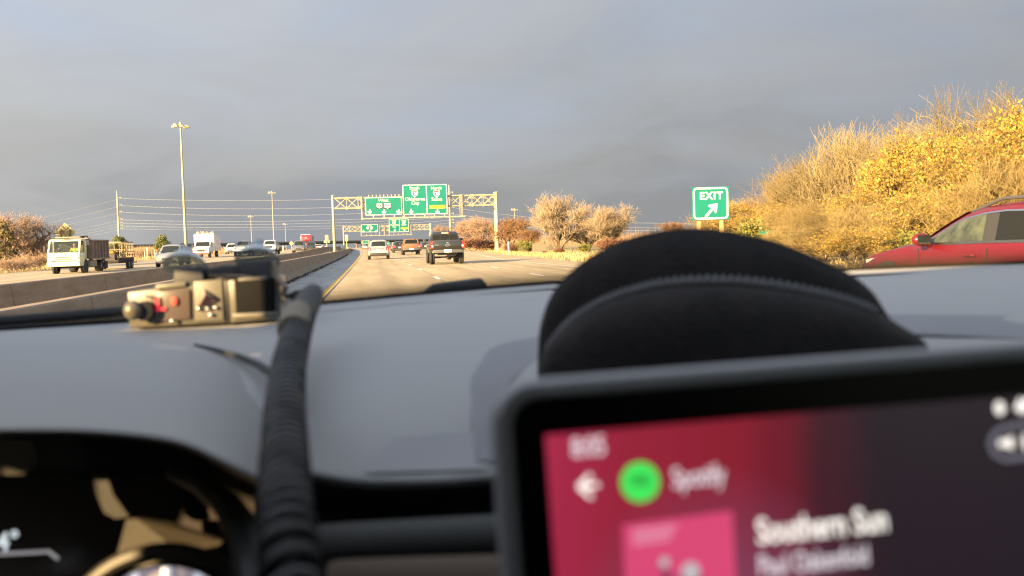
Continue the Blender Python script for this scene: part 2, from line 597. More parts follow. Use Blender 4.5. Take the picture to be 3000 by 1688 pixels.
def barrier(name, xc, y0, y1, h, label, extra=1.5e-5, group=None, widen=0.0):
    prof = [(.30, 0), (.30, .08), (.17, .32), (.10, h - .02), (.08, h), (-.08, h), (-.10, h - .02), (-.17, .32), (-.30, .08), (-.30, 0)]
    vs, uvs, fs = [], [], []
    ys = [y for y in YS if y0 < y < y1]
    ys = [y0] + ys + [y1]
    for y in ys:
        x = xc + bend(y) - extra * y * y
        z = G(x, y) if xc > -5 else 0.5 * sm(60, 160, y)
        acc = 0
        for i, (a, b) in enumerate(prof):
            if i:
                acc += math.dist(prof[i], prof[i - 1])
            vs.append((x + a, y, z + b)); uvs.append((y, acc))
    n = len(prof)
    for j in range(len(ys) - 1):
        for i in range(n - 1):
            a = j * n + i
            fs.append((a, a + n, a + n + 1, a + 1))
    fs.append(tuple(range(n))); fs.append(tuple(range((len(ys) - 1) * n + n - 1, (len(ys) - 1) * n - 1, -1)))
    me = bpy.data.meshes.new(name); me.from_pydata(vs, [], fs)
    ul = me.uv_layers.new(name='UVMap')
    for lp in me.loops:
        ul.data[lp.index].uv = uvs[lp.vertex_index]
    me.materials.append(barm)
    return tag(link(name, me), label, 'barrier', group)


barrier('concrete_barrier', -3.5, -12, 430, .79, 'long concrete median barrier nearest our lanes, beside the shaded shoulder', extra=1.2e-5, group='concrete barriers along the median')
barrier('concrete_barrier', -6.55, -12, 430, .80, 'long concrete median barrier on the far side of the dirt strip, beside the oncoming lanes', extra=1.2e-5, group='concrete barriers along the median')

# dead weeds in the median strip
rng = random.Random(5)
mb = MB()
for i in range(1500):
    y = rng.uniform(28, 150) if i % 5 else rng.uniform(55, 100)
    x = rng.uniform(-6.1, -3.75) + bend(y) - 1.2e-5 * y * y
    z = G(x, y) + .02
    h = rng.uniform(.1, .45) * (1.6 if 60 < y < 95 and rng.random() < .4 else 1)
    for k in range(4):
        a = rng.uniform(0, 6.28); l = rng.uniform(.05, .25)
        p = Vector((x, y, z)); q = p + Vector((l * math.cos(a), l * math.sin(a), h * rng.uniform(.5, 1)))
        s = Vector((-math.sin(a), math.cos(a), 0)) * .018
        mb.add([p - s, p + s, q], [(0, 1, 2)])
tag(mb.build('dead_weeds', M('weed', (.15, .09, .05), .9, var=.5, vscale=2)), kind='stuff')

# grit and leaves blown against the foot of the near barrier
mb = MB()
for i in range(2600):
    y = rng.uniform(6, 150)
    x = -3.5 + bend(y) - 1.2e-5 * y * y + .30 + abs(rng.gauss(0, .10)) + (.12 if math.sin(y * .9) > .4 else 0) * rng.random()
    a = rng.uniform(0, 6.28); s = rng.uniform(.02, .06)
    p = Vector((x, y, G(x, y) + .046))
    mb.add([p + Vector((s * math.cos(a + k * 2.1), s * 2.2 * math.sin(a + k * 2.1), .03 * (k == 1))) for k in range(3)], [(0, 1, 2)])
tag(mb.build('gutter_debris', M('debris', (.06, .045, .03), .95, var=.5, vscale=4)), kind='stuff')

# grass tufts on the right verge and the left bank
mb = MB()
for i in range(16000):
    if i % 3:
        y = rng.uniform(20, 190); x = redge(y) + bend(y) + abs(rng.gauss(0, 4)) + .15
    else:
        y = rng.uniform(45, 200); x = -26.2 + bend(y) - abs(rng.gauss(0, 9))
    z = G(x, y)
    h = rng.uniform(.06, .26); a = rng.uniform(0, 6.28); s = Vector((-math.sin(a), math.cos(a), 0)) * .03
    p = Vector((x, y, z)); q = p + Vector((.1 * math.cos(a), .1 * math.sin(a), h))
    mb.add([p - s, p + s, q], [(0, 1, 2)])
tag(mb.build('dry_grass', M('straw', (.44, .33, .15), .9, var=.4, vscale=.6)), kind='stuff')

# ------------------------------------------------------------------ sign gantries
galv = M('galvanised_steel', (.37, .345, .235), .55, .25, var=.18, vscale=2.5)
greenm = M('sign_green', (0.0, .145, .105), .45, var=.12, vscale=.8)
whitem = M('sign_white', (.56, .57, .56), .5)
yellm = M('sign_yellow', (.72, .48, .02), .5)
blackm = M('sign_black', (.02, .02, .02), .6)
bluem = M('sign_blue', (.02, .07, .30), .5)
redm = M('sign_red', (.45, .03, .03), .5)


def rrect(x0, z0, x1, z1, r, y, n=5):
    P = []
    for cx, cz, a0 in ((x1 - r, z0 + r, -90), (x1 - r, z1 - r, 0), (x0 + r, z1 - r, 90), (x0 + r, z0 + r, 180)):
        for k in range(n + 1):
            a = math.radians(a0 + 90 * k / n)
            P.append((cx + r * math.cos(a), y, cz + r * math.sin(a)))
    return P


def frame_ring(mb, x0, z0, x1, z1, r, y, w, t=.01):
    A = rrect(x0, z0, x1, z1, r, y); B = rrect(x0 + w, z0 + w, x1 - w, z1 - w, max(.01, r - w), y)
    n = len(A)
    mb.add(A + B, [(i, (i + 1) % n, (i + 1) % n + n, i + n) for i in range(n)])


def arrow(cx, cz, s, ang, y):
    P = [(-.13, .5), (-.13, .02), (-.42, .14), (-.42, -.10), (0, -.5), (.42, -.10), (.42, .14), (.13, .02), (.13, .5)]
    c, sn = math.cos(ang), math.sin(ang)
    pts = [(cx + s * (a * c - b * sn), y, cz + s * (a * sn + b * c)) for a, b in P]
    return pts, [(0, 1, 7, 8), (2, 3, 4, 1), (4, 5, 6, 7), (1, 4, 7)]


def shield_i(cx, cz, w, y):
    P = [(-.38, .50), (-.2, .46), (0, .50), (.2, .46), (.38, .50), (.50, .22), (.48, -.08), (.33, -.33), (0, -.52), (-.33, -.33), (-.48, -.08), (-.50, .22)]
    return [(cx + a * w, y, cz + b * w) for a, b in P]


def shield_us(cx, cz, w, h, y):
    P = [(-.42, .5), (-.25, .44), (0, .5), (.25, .44), (.42, .5), (.5, .36), (.46, .14), (.5, -.12), (.42, -.34), (.18, -.42), (0, -.5), (-.18, -.42), (-.42, -.34), (-.5, -.12), (-.46, .14), (-.5, .36)]
    return [(cx + a * w, y, cz + b * h) for a, b in P]


def T(cx, cz, y):
    return Matrix.Translation((cx, y, cz)) @ FACE


def gantry(PL, PR, label, sc, c0x, hz, mode):
    """sc: metres per crop pixel; c0x: crop x of the left post; hz(x): crop y of eye level"""
    L = (PR.xy - PL.xy).length
    g = empty('sign_gantry', PL, math.atan2(PR.y - PL.y, PR.x - PL.x), label, 'sign gantry', 'sign gantries over our lanes')
    X = lambda x: (x - c0x) * sc
    Zf = lambda x, y: 1.29 - PL.z + (hz(x) - y) * sc
    cfg = mode
    zt, zb = cfg['zt'], cfg['zb']
    D = 1.3                                                # truss depth
    for x, dz in ((0, cfg.get('dl', .35)), (L, .35)):
        p = MB()
        for yy in ((0, D) if x else (0,)):
            p.tube([(x, yy, -.6), (x, yy, zt + dz)], [.19, .15], 12)
            p.box((x, yy, zt + dz + .02), (.36, .36, .05))
            p.box((x, yy, .1), (.62, .62, .5), .55)
        p.build('post', galv, g, smooth=True)
    for yy, z, nm in ((0, zt, 'chord'), (D, zt, 'chord'), (0, zb, 'chord'), (D, zb, 'chord')):
        MB().tube([(0.1, yy, z), (L - .1, yy, z)], .095, 8).build(nm, galv, g, smooth=True)
    br = MB()
    n = 2 * round(L / 2.9)
    for k in range(n):
        a, b = .25 + (L - .5) * k / n, .25 + (L - .5) * (k + 1) / n
        for yy in (0, D):
            br.tube([(a, yy, zt if k % 2 else zb), (b, yy, zb if k % 2 else zt)], .05, 6)
            br.tube([(a, yy, zb if k % 2 else zt), (b, yy, zt if k % 2 else zb)], .045, 6)
            br.tube([(b, yy, zb), (b, yy, zt)], .035, 5)
        for z in (zb, zt):
            br.tube([(b, 0, z), (b, D, z)], .035, 5)
            br.box((b, 0, z), (.34, .05, .26))
    br.build('bracing', galv, g)
    # catwalk, hangers, small lamp brackets
    cw = MB()
    x0, x1 = X(cfg['cw'][0]), X(cfg['cw'][1]); zc = cfg['zc']
    cw.box(((x0 + x1) / 2, -.75, zc), (x1 - x0, .08, .14))
    cw.box(((x0 + x1) / 2, -1.35, zc), (x1 - x0, .06, .10))
    for k in range(int((x1 - x0) / .9)):
        cw.box((x0 + .4 + k * .9, -1.05, zc - .02), (.06, .6, .06))
    for xx in cfg['str']:
        cw.box((X(xx), -.72, zc + .2), (.12, .08, .5))
    cw.build('catwalk', galv, g)
    for xx in cfg['hang']:
        MB().box((X(xx), -.28, (zt + zc) / 2), (.15, .12, zt - zc + .25)).build('hanger', galv, g)
    lb = MB()
    xx = cfg['lamps'][0]
    while xx < cfg['lamps'][1]:
        lb.box((X(xx), -.3, zt + .16), (.10, .34, .30)); lb.box((X(xx) + .12, -.3, zt + .02), (.3, .1, .1))
        xx += cfg['lamps'][2]
    lb.build('clamp', galv, g)
    if cfg.get('ladder'):
        ld = MB(); xa, xb, za, zb2 = X(cfg['ladder'][0]), X(cfg['ladder'][1]), zc, zt
        for q in (xa, xb): ld.box((q, -.6, (za + zb2) / 2), (.05, .05, zb2 - za))
        for k in range(9): ld.box(((xa + xb) / 2, -.6, za + .15 + k * (zb2 - za - .2) / 8), (xb - xa, .04, .04))
        ld.build('ladder', galv, g)
    for s in cfg['signs']:
        xa, ya, xb, yb = s['r']
        x0, x1 = X(xa), X(xb); z1, z0 = Zf((xa + xb) / 2, ya), Zf((xa + xb) / 2, yb)
        p = MB(); p.prism(rrect(x0, z0, x1, z1, .12, -.60), (0, .07, 0))
        pan = p.build('sign_panel', greenm, g)
        w = MB(); frame_ring(w, x0 + .02, z0 + .02, x1 - .02, z1 - .02, .12, -.606, .085)
        if 'div' in s:
            xd = X(s['div']); w.add([(xd - .05, -.609, z0 + .05), (xd + .05, -.609, z0 + .05), (xd + .05, -.609, z1 - .05), (xd - .05, -.609, z1 - .05)], [(0, 1, 2, 3)])
        w.build('border', whitem, pan)
        for bx, by, bw, bh in s.get('yellow', []):
            q = MB(); q.prism(rrect(X(bx) - bw * sc / 2, Zf(bx, by) - bh * sc / 2, X(bx) + bw * sc / 2, Zf(bx, by) + bh * sc / 2, .05, -.613), (0, .01, 0))
            q.build('yellow_plaque', yellm, pan)
        for tx, ty, st, size, mt in s['t']:
            text('legend', st, size * sc * 1.32, mt, pan, T(X(tx), Zf(tx, ty), -.619), .0, .004)
        for ax, ay, an in s['ar']:
            MB().add(*arrow(X(ax), Zf(ax, ay), 62 * cfg['k'] * sc, an, -.612)).build('arrow', whitem, pan)
        for kx, ky, num in s.get('ish', []):
            wd = 88 * cfg['k'] * sc
            o = MB(); P = shield_i(X(kx), Zf(kx, ky), wd, -.612); o.add(P, [tuple(range(len(P)))]); sh = o.build('route_shield', whitem, pan)
            o = MB(); P = shield_i(X(kx), Zf(kx, ky) - .01 * wd, wd * .84, -.616)
            P = [(a, b, min(c, Zf(kx, ky) + wd * .18)) for a, b, c in P]
            o.add(P, [tuple(range(len(P)))]); o.build('blue_field', bluem, sh)
            o = MB(); z9 = Zf(kx, ky) + wd * .31; o.add([(X(kx) - wd * .36, -.617, z9 - wd * .09), (X(kx) + wd * .36, -.617, z9 - wd * .09), (X(kx) + wd * .32, -.617, z9 + wd * .09), (X(kx) - wd * .32, -.617, z9 + wd * .09)], [(0, 1, 2, 3)])
            o.build('red_band', redm, sh)
            text('number', num, wd * .62, whitem, sh, T(X(kx), Zf(kx, ky) - wd * .08, -.621), 0, .01)
        for kx, ky, num, ww in s.get('us', []):
            wd = ww * cfg['k'] * sc; hh = 66 * cfg['k'] * sc
            o = MB(); o.prism(rrect(X(kx) - wd * .56, Zf(kx, ky) - hh * .56, X(kx) + wd * .56, Zf(kx, ky) + hh * .56, .05, -.611), (0, .004, 0)); sh = o.build('route_shield', blackm, pan)
            o = MB(); P = shield_us(X(kx), Zf(kx, ky), wd, hh, -.616); o.add(P, [tuple(range(len(P)))]); o.build('white_field', whitem, sh)
            text('number', num, hh * .66, blackm, sh, T(X(kx), Zf(kx, ky) - .02, -.620), 0, .004)
    return g


PL, PR = base(980, 124, 0), base(1458, 127.5, 0)
L1 = (PR - PL).length
gantry(PL, PR, 'large truss sign gantry spanning our lanes just ahead of the pickups', L1 / 2105, 112, lambda x: 971 - .03 * (x - 770), dict(
    zt=7.45, zb=6.12, zc=4.72, cw=(470, 1790), k=1.0, str=[615, 750, 880, 1010, 1140, 1270, 1395, 1525], hang=[470, 993, 1760], lamps=(565, 960, 48), ladder=(1727, 1757), signs=[
        dict(r=(515, 358, 985, 590), t=[(748, 402, 'West', 44, whitem)], us=[(697, 470, '54', 70), (797, 470, '400', 84)], ar=[(572, 547, 0), (752, 547, 0), (935, 545, -.25)]),
        dict(r=(995, 192, 1568, 578), div=1303, t=[(1150, 240, 'South', 42, whitem), (1153, 382, 'Oklahoma', 47, whitem), (1153, 434, 'City', 47, whitem), (1430, 240, 'North', 42, whitem), (1434, 380, 'Salina', 47, whitem), (1436, 478, 'EXIT ONLY', 30, blackm)],
             ish=[(1151, 308, '135'), (1431, 308, '135')], yellow=[(1436, 479, 204, 40)], ar=[(1098, 540, 0), (1438, 540, 0)])]))
PL2, PR2 = base(1008, 268, 0), base(1264, 275, 0)
L2 = (PR2 - PL2).length
gantry(PL2, PR2, 'smaller distant sign gantry seen beneath the large one', L2 / 1122, 247, lambda x: 971 - .03 * (x - 770), dict(
    zt=6.7, zb=5.3, zc=4.0, cw=(465, 1112), k=.5, str=[530, 590, 650, 880, 940, 1000, 1050], hang=[465, 700, 760, 822, 1105], lamps=(490, 660, 24), dl=.2, signs=[
        dict(r=(470, 710, 680, 808), t=[(573, 728, 'West', 20, whitem)], us=[(550, 757, '54', 66), (598, 757, '400', 76)], ar=[(495, 795, 0), (577, 795, 0), (655, 795, 0)]),
        dict(r=(822, 637, 1075, 805), div=955, t=[(888, 658, 'South', 20, whitem), (890, 714, 'Oklahoma', 21, whitem), (890, 741, 'City', 21, whitem), (1013, 658, 'North', 20, whitem), (1014, 712, 'Salina', 21, whitem), (1015, 757, 'EXIT ONLY', 14, blackm)],
             ish=[(888, 687, '135'), (1013, 687, '135')], yellow=[(1015, 757, 90, 20)], ar=[(892, 785, 2.4), (1017, 785, 2.4)])]))

# ------------------------------------------------------------------ overpass
ovc = M('overpass_concrete', (.18, .165, .13), .9, var=.25, vscale=.4)
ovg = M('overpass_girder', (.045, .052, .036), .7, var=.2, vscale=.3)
A, B = base(330, 505, 0), base(1130, 790, 0)
dirv = (B - A).normalized()
A2, B2 = A - dirv * 160, B + dirv * 330
ov = empty('overpass', (A2.x, A2.y, 0), math.atan2(B2.y - A2.y, B2.x - A2.x), 'long low highway overpass crossing the whole horizon behind the traffic', 'overpass')
Lo = (B2 - A2).length
MB().box((Lo / 2, 0, 5.15), (Lo, .35, .75)).box((Lo / 2, 12, 5.15), (Lo, .35, .75)).build('parapet', ovc, ov)
MB().box((Lo / 2, 6, 4.68), (Lo, 12.6, .28)).build('deck', ovc, ov)
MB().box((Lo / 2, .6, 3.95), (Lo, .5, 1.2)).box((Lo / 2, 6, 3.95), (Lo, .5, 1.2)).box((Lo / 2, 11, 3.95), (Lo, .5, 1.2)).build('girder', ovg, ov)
k = 60
while k < Lo - 20:
    o = MB()
    for yy in (1.5, 6, 10.5): o.tube([(k, yy, -12), (k, yy, 2.8)], .5, 10)
    o.box((k, 6, 3.05), (1.1, 12, .6)); o.build('pier', ovc, ov)
    k += 75

# ------------------------------------------------------------------ light masts, power poles, wires
mastm = M('mast_steel', (.36, .32, .20), .5, .3, var=.1, vscale=1)


def mast(px, dist, ytop, label, name='light_mast', r0=.34, ring=1.15, cat='light mast', thin=1.0):
    b = base(px, dist)
    top = at(px, ytop, dist)
    H = top.z - b.z
    e = empty(name, b, 0, label, cat, 'high light masts beside the highway')
    MB().tube([(0, 0, -.5), (0, 0, H * .5), (0, 0, H)], [r0 * thin, r0 * .72 * thin, r0 * .42 * thin], 12).build('pole', mastm, e, smooth=True)
    MB().tube([(ring * math.cos(a * .5236), ring * math.sin(a * .5236), H - .5) for a in range(13)], .07 * thin, 6, cap=False).tube([(0, 0, H - .8), (0, 0, H + .4)], .22 * thin, 8).build('ring', mastm, e)
    for k in range(8):
        a = k * .785 + .3
        c = Vector((ring * 1.35 * math.cos(a), ring * 1.35 * math.sin(a), H - .62 + (.55 if k in (2, 3) else 0)))
        MB().tube([(ring * .9 * math.cos(a), ring * .9 * math.sin(a), H - .5), c], .05 * thin, 5).box(c, (.75, .75, .42), .7).build('lamp_head', mastm, e)
    return e


mast(545, 215, 363, 'tallest light mast, nearest, standing left of the white box truck')
# the mast leans with its column in view: keep it truly vertical
mast(803, 480, 562, 'distant light mast over the white pickup in the oncoming lanes', thin=.7)
mast(738, 640, 633, 'thin far light mast left of the white pickup', r0=.3, thin=.75)
mast(838, 800, 655, 'faintest far light mast to the left of the red truck', r0=.3, thin=.7)
mast(1510, 520, 612, 'far light mast above the orange trees right of the gantry', r0=.3, thin=.7)

polem = M('weathered_steel_pole', (.36, .32, .22), .6, .1, var=.15, vscale=.8)
ATT_L = [579, 600.5, 619.5, 642, 651.5, 660, 668.5]
ATT_C = [563, 586, 606, 625, 634, 643, 652]


def pole(px, dist, ytop, att, label, side=1, r=.48):
    b = base(px, dist); H = at(px, ytop, dist).z - b.z
    e = empty('power_pole', b, 0, label, 'power pole', 'steel power poles')
    MB().tube([(0, 0, -.5), (0, 0, H)], [r, r * .55], 12).build('pole', polem, e, smooth=True)
    P = []
    for ya in att:
        z = at(px, ya, dist).z - b.z
        MB().tube([(0, 0, z - .1), (side * 1.5, 0, z + .1)], .09, 6).tube([(side * 1.5, 0, z + .15), (side * 1.5, 0, z - .35)], .12, 8).build('insulator_arm', polem, e)
        P.append(Vector((b.x + side * 1.5, b.y, z + b.z - .35)))
    return P


PA = pole(350.5, 395, 559, ATT_L, 'tall steel power pole behind the equipment trailer on the left')
PB = pole(1321, 400, 542, ATT_C, 'tall steel power pole crossing the right half of the gantry, behind the black pickup')
PC = pole(2790, 250, 520, [600, 618, 636, 655], 'steel power pole hidden among the yellow trees on the right', r=.4)
bq = base(-420, 620)
wirem = M('wire', (.24, .24, .24), .5, .2)


def wire(a, b, sag, label, r=.055, n=22, grp='power lines strung between steel poles'):
    pts = [a.lerp(b, t / n) - Vector((0, 0, 4 * sag * (t / n) * (1 - t / n))) for t in range(n + 1)]
    tag(MB().tube(pts, r, 4).build('power_line', wirem), label, 'power line', grp)


ordn = ['topmost', 'second from top', 'third from top', 'fourth from top', 'fifth from top', 'sixth from top', 'lowest']
for i in range(7):
    wire(PA[i], PB[i], [1.9, 2.2, 2.3, 1.7, 1.6, 1.6, 1.4][i], '%s power line between the left pole and the pole behind the gantry' % ordn[i], r=.042 if i < 6 else .026)
    far = at(-260, [660, 676, 688, 700, 708, 715, 722][i], 900)
    wire(PA[i], far, 7, '%s faint power line running off to the left from the left pole' % ordn[i], r=.03)
for i, j in enumerate((0, 1, 2, 3)):
    wire(PB[j + 2], PC[i], 5.4 - .5 * i, '%s power line sagging from the pole behind the gantry towards the exit sign' % ordn[i], r=.036 if i < 3 else .022)

# ------------------------------------------------------------------ roadside signs
woodp = M('sign_post_wood', (.34, .24, .11), .85, var=.3, vscale=3)
alum = M('bare_aluminium', (.42, .36, .18), .5, .2, var=.08, vscale=1.5)


def exit_sign():
    d = 48.0
    c = at(2081.5, 596, d)
    e = empty('exit_sign', (c.x, c.y, 0), -YAW * .6, 'green EXIT sign with a white arrow on two wooden posts at the exit', 'road sign')
    w = 105 / FPX * d / 2; h = 94 / FPX * d / 2; z = c.z
    p = MB().box((0, 0, z), (2 * w + .06, .05, 2 * h + .04)).build('sign_panel', greenm, e)
    o = MB(); o.prism(rrect(-w, z - h, w, z + h, .22, -.032), (0, .004, 0)); o.build('face', greenm, p)
    o = MB(); frame_ring(o, -w + .01, z - h + .01, w - .01, z + h - .01, .21, -.036, .085); o.build('border', whitem, p)
    text('legend', 'EXIT', .50, whitem, p, T(.03, z + h * .45, -.040), 0, .016, sx=1.0, space=1.18)
    ar = MB()
    P = [(-.62, -.085), (.12, -.085), (.02, -.36), (.16, -.36), (.62, 0), (.16, .36), (.02, .36), (.12, .085), (-.62, .085)]
    a = math.radians(47); s = .72
    pts = [(.03 + s * (x * math.cos(a) - y * math.sin(a)), -.040, z - h * .42 + s * (x * math.sin(a) + y * math.cos(a))) for x, y in P]
    ar.add(pts, [(0, 1, 7, 8), (2, 3, 4, 1), (4, 5, 6, 7), (1, 4, 7)])
    ar.build('arrow', whitem, p)
    for x in (-.66 * w, .62 * w):
        MB().box((x, .11, z / 2 - .15 + .3), (.17, .13, z + .3)).build('post', woodp, e)


exit_sign()


def sign(name, px, py, dist, w, h, mat, posts, label, zbase=None, shape='rect', postm=None, rz=0, extra=None):
    c = at(px, py, dist); g0 = G(c.x, c.y) if zbase is None else zbase
    e = empty(name, (c.x, c.y, g0), rz, label, 'road sign')
    z = c.z - g0
    if shape == 'diamond':
        r = w / 2
        P = []
        for k in range(4):
            a = math.pi / 2 * k
            cx, cz = (r - .12) * math.cos(a), (r - .12) * math.sin(a)
            for q in (-.55, 0, .55):
                P.append((cx + .12 * math.cos(a + q), -.02, z + cz + .12 * math.sin(a + q)))
        pn = MB().prism(P, (0, .03, 0)).build('sign_panel', mat, e)
    else:
        pn = MB().prism(rrect(-w / 2, z - h / 2, w / 2, z + h / 2, .06, -.02), (0, .03, 0)).build('sign_panel', mat, e)
    for x, top, wd in posts:
        MB().box((x, -.07 if top > 0 else .07, (z + top) / 2 - .2), (wd, .1, z + top + .4)).build('post', postm or woodp, e)
    if extra: extra(pn, z, e)
    return e


sign('warning_sign', 191.5, 682, 88, 1.76, 1.76, M('sign_back_yellow', (.36, .31, .13), .6, var=.08), [(-.40, .28, .11), (.42, .28, .11)], 'bare back of a diamond warning sign on two posts behind the white work truck', shape='diamond', postm=M('dark_wood', (.16, .10, .05), .9))
sign('warning_sign', 853.5, 713, 300, 1.3, 1.3, M('orange_back', (.62, .42, .16), .6), [(0, -.3, .12)], 'small tan diamond sign back left of the jeep in the oncoming lanes', shape='diamond', postm=galv)


def sb(pn, z, e):
    MB().box((0, .05, z - .75), (1.25, .03, .5)).build('lower_panel', alum, e)


sign('blank_sign', 957, 698, 205, .68, 1.35, alum, [(0, .3, .13)], 'tall narrow blank sign back with a small wide panel below, left of the gantry post', postm=galv, zbase=.4, extra=sb)


def bl(pn, z, e):
    MB().box((0, -.028, z - .05), (.42, .01, .95)).build('blue_field', bluem, pn)
    text('legend', 'i\nl', .34, whitem, pn, T(0, z, -.04), 0, .01)


sign('blue_sign', 1015, 697.5, 235, .66, 1.5, whitem, [(0, .2, .14)], 'narrow white and blue sign on a yellow post right of the gantry left post', postm=M('yellow_post', (.6, .42, .06), .7), zbase=.3, extra=bl)
def gl(pn, z, e):
    o = MB(); frame_ring(o, -1.75, z - .6, 1.75, z + .6, .1, -.03, .06); o.build('border', whitem, pn)
sign('guide_sign', 1071, 709.5, 400, 3.6, 1.35, greenm, [(-1.2, .4, .2), (1.2, .4, .2)], 'wide low green guide sign left of the white crossover, by the overpass', extra=gl)
def gl2(pn, z, e):
    o = MB(); frame_ring(o, -.68, z - .68, .68, z + .68, .1, -.03, .05); o.add(*arrow(0, z - .1, .75, math.pi - .6, -.035)); o.build('arrow', whitem, pn)
sign('exit_marker', 1135, 713.5, 400, 1.5, 1.5, greenm, [(0, .2, .2)], 'small square green arrow sign just right of the white crossover', extra=gl2)
sign('green_sign', 2247, 682, 60, .9, .2, greenm, [(0, .05, .05)], 'low small green marker among the bushes right of the exit sign', postm=galv)


def post(name, px, dist, h, w, mat, label, z=None, grp=None):
    b = base(px, dist, z)
    e = empty(name, b, 0, label, 'marker post', grp)
    MB().box((0, 0, h / 2), (w, .04, h)).build('blade', mat, e)
    MB().box((0, -.025, h - .15), (w * .8, .01, .15)).build('reflector', whitem, e)


palep = M('pale_post', (.62, .58, .46), .6)
post('marker_post', 1489.5, 104, 1.25, .12, palep, 'pale marker post in the verge right of the gantry leg')
post('marker_post', 829, 190, 1.2, .2, palep, 'pale post in the left verge beside the white pickup')
post('marker_post', 954, 170, 1.0, .2, palep, 'pale stub post below the blank sign back')
post('marker_post', 431, 150, 1.5, .16, palep, 'pale post in the grass right of the small bare tree')
post('marker_post', 2237, 52, .9, .12, palep, 'pale marker post hidden low behind the exit sign')
# far pale barrier blocks beside the oncoming lanes
for i, (x0, x1, dist, lb) in enumerate(((627, 646, 185, 'pale tan concrete block wall beyond the oncoming lanes'), (658, 664, 190, 'short pale block at the end of the tan wall'))):
    b0, b1 = base(x0, dist, .45), base(x1, dist, .45)
    o = MB().box((0, 0, .36), ((b1 - b0).length, .4, .78), .8, 1.0).build('block_wall', M('tan_block', (.42, .33, .15), .8, var=.1), None, bevel=.03)
    o.location = (b0 + b1) / 2
    tag(o, lb, 'block wall')
# chain link fence with posts at the foot of the right-hand trees
b0, b1 = base(1478, 122, 0), base(1600, 96, 0)
e = empty('picket_fence', b0, math.atan2(b1.y - b0.y, b1.x - b0.x), 'weathered low fence at the foot of the bare trees on the right', 'fence')
Lf = (b1 - b0).length
o = MB(); k = 0
while k < Lf:
    o.box((k, 0, .5), (.07, .04, .95 + .1 * math.sin(k * 7))); k += .28
o.build('picket', M('grey_wood', (.16, .14, .10), .9, var=.3), e)
MB().box((Lf / 2, .04, .75), (Lf, .04, .07)).box((Lf / 2, .04, .3), (Lf, .04, .07)).build('rail', M('grey_wood', (0, 0, 0)), e)
# wire fence along the left bank
b0, b1 = base(390, 132, .2), base(640, 190, .4)
e = empty('wire_fence', b0, math.atan2(b1.y - b0.y, b1.x - b0.x), 'thin wire fence with pale posts along the left bank', 'fence')
Lf = (b1 - b0).length
k = 0
while k < Lf:
    MB().tube([(k, 0, 0), (k, 0, 1.3)], .05, 6).build('post', palep, e); k += 5.5
o = MB()
for z in (.4, .8, 1.2): o.tube([(0, 0, z), (Lf, 0, z)], .012, 4)
o.build('wire', wirem, e)
# ------------------------------------------------------------------ vehicles
tyrem = M('tyre_rubber', (.025, .024, .023), .85)
rimm = M('wheel_rim', (.42, .42, .43), .35, .8)
glassm = M('vehicle_glass', (.018, .022, .021), .12, 0, spec=.4)
darkglass = M('dark_rear_glass', (.012, .013, .012), .3, spec=.15)
trimm = M('black_trim', (.03, .03, .03), .55)
chrome = M('chrome', (.62, .62, .62), .18, 1.0)
headm = M('headlight_glass', (.80, .78, .70), .15, 0, coat=1.0)
litm = M('headlight_lit', (.9, .9, .85), .2, emit=((1.0, .95, .82), 1.6))
tailm = M('taillight_red', (.42, .02, .02), .2, coat=.6)
platem = M('plate_white', (.75, .75, .72), .5)
ptext = M('plate_text', (.03, .05, .15), .6)


def paint(name, col, rough=.3, metal=.35, coat=.8):
    return M('paint_' + name, col, rough, metal, coat=coat, var=.05, vscale=2)


def wheel(root, x, y, r, w, side, rim=rimm):
    o = MB()
    prof = [(r * .62, -w / 2), (r * .93, -w / 2), (r, -w * .36), (r, w * .36), (r * .93, w / 2), (r * .62, w / 2)]
    n = 24
    rings = [[(b, a * math.cos(t * 2 * math.pi / n), a * math.sin(t * 2 * math.pi / n)) for a, b in prof] for t in range(n)]
    vs = [p for rr in rings for p in rr]
    fs = []
    for t in range(n):
        for i in range(6):
            a, b = t * 6 + i, t * 6 + (i + 1) % 6
            c, d = ((t + 1) % n) * 6 + (i + 1) % 6, ((t + 1) % n) * 6 + i
            fs.append((a, b, c, d))
    o.add(vs, fs)
    wl = link('wheel', None, root); wl.location = (x, y, r); wl.empty_display_size = .1
    o.build('tyre', tyrem, wl, smooth=True)
    q = MB(); s = side
    q.tube([(s * w * .30, 0, 0), (s * w * .34, 0, 0)], r * .63, 20)
    for k in range(5):
        a = k * 2 * math.pi / 5
        q.box((s * w * .40, r * .33 * math.cos(a), r * .33 * math.sin(a)), (.03, r * .2, r * .2))
    q.tube([(s * w * .3, 0, 0), (s * w * .46, 0, 0)], r * .14, 10)
    q.build('rim', rim, wl)
    return wl


def rings_of(st):
    R = []
    for (y, zb, w, zbelt, wr, zr) in st:
        zm = zb + .22
        P = [(w * .88, zb), (w * .985, zb + .10), (w, (zm + zbelt) / 2), (w * .985, zbelt - .10), (w * .95, zbelt), (wr, zr - .07), (wr * .88, zr - .01), (wr * .5, zr + .015), (0, zr + .02)]
        ring = [(-a, y, b) for a, b in P] + [(a, y, b) for a, b in reversed(P[:-1])]
        R.append(ring)
    return R


def interp(st, y):
    for a, b in zip(st, st[1:]):
        if a[0] <= y <= b[0]:
            t = (y - a[0]) / (b[0] - a[0])
            return [a[i] + (b[i] - a[i]) * t for i in range(6)]
    return list(st[-1] if y > st[-1][0] else st[0])


def side_pt(st, y, s, off=.008):
    """point on the side glass surface: s=0 belt, 1 roof edge"""
    q = interp(st, y)
    w = q[2] * .95 + (q[4] - q[2] * .95) * s
    z = q[3] + (q[5] - .07 - q[3]) * s
    return w + off, z


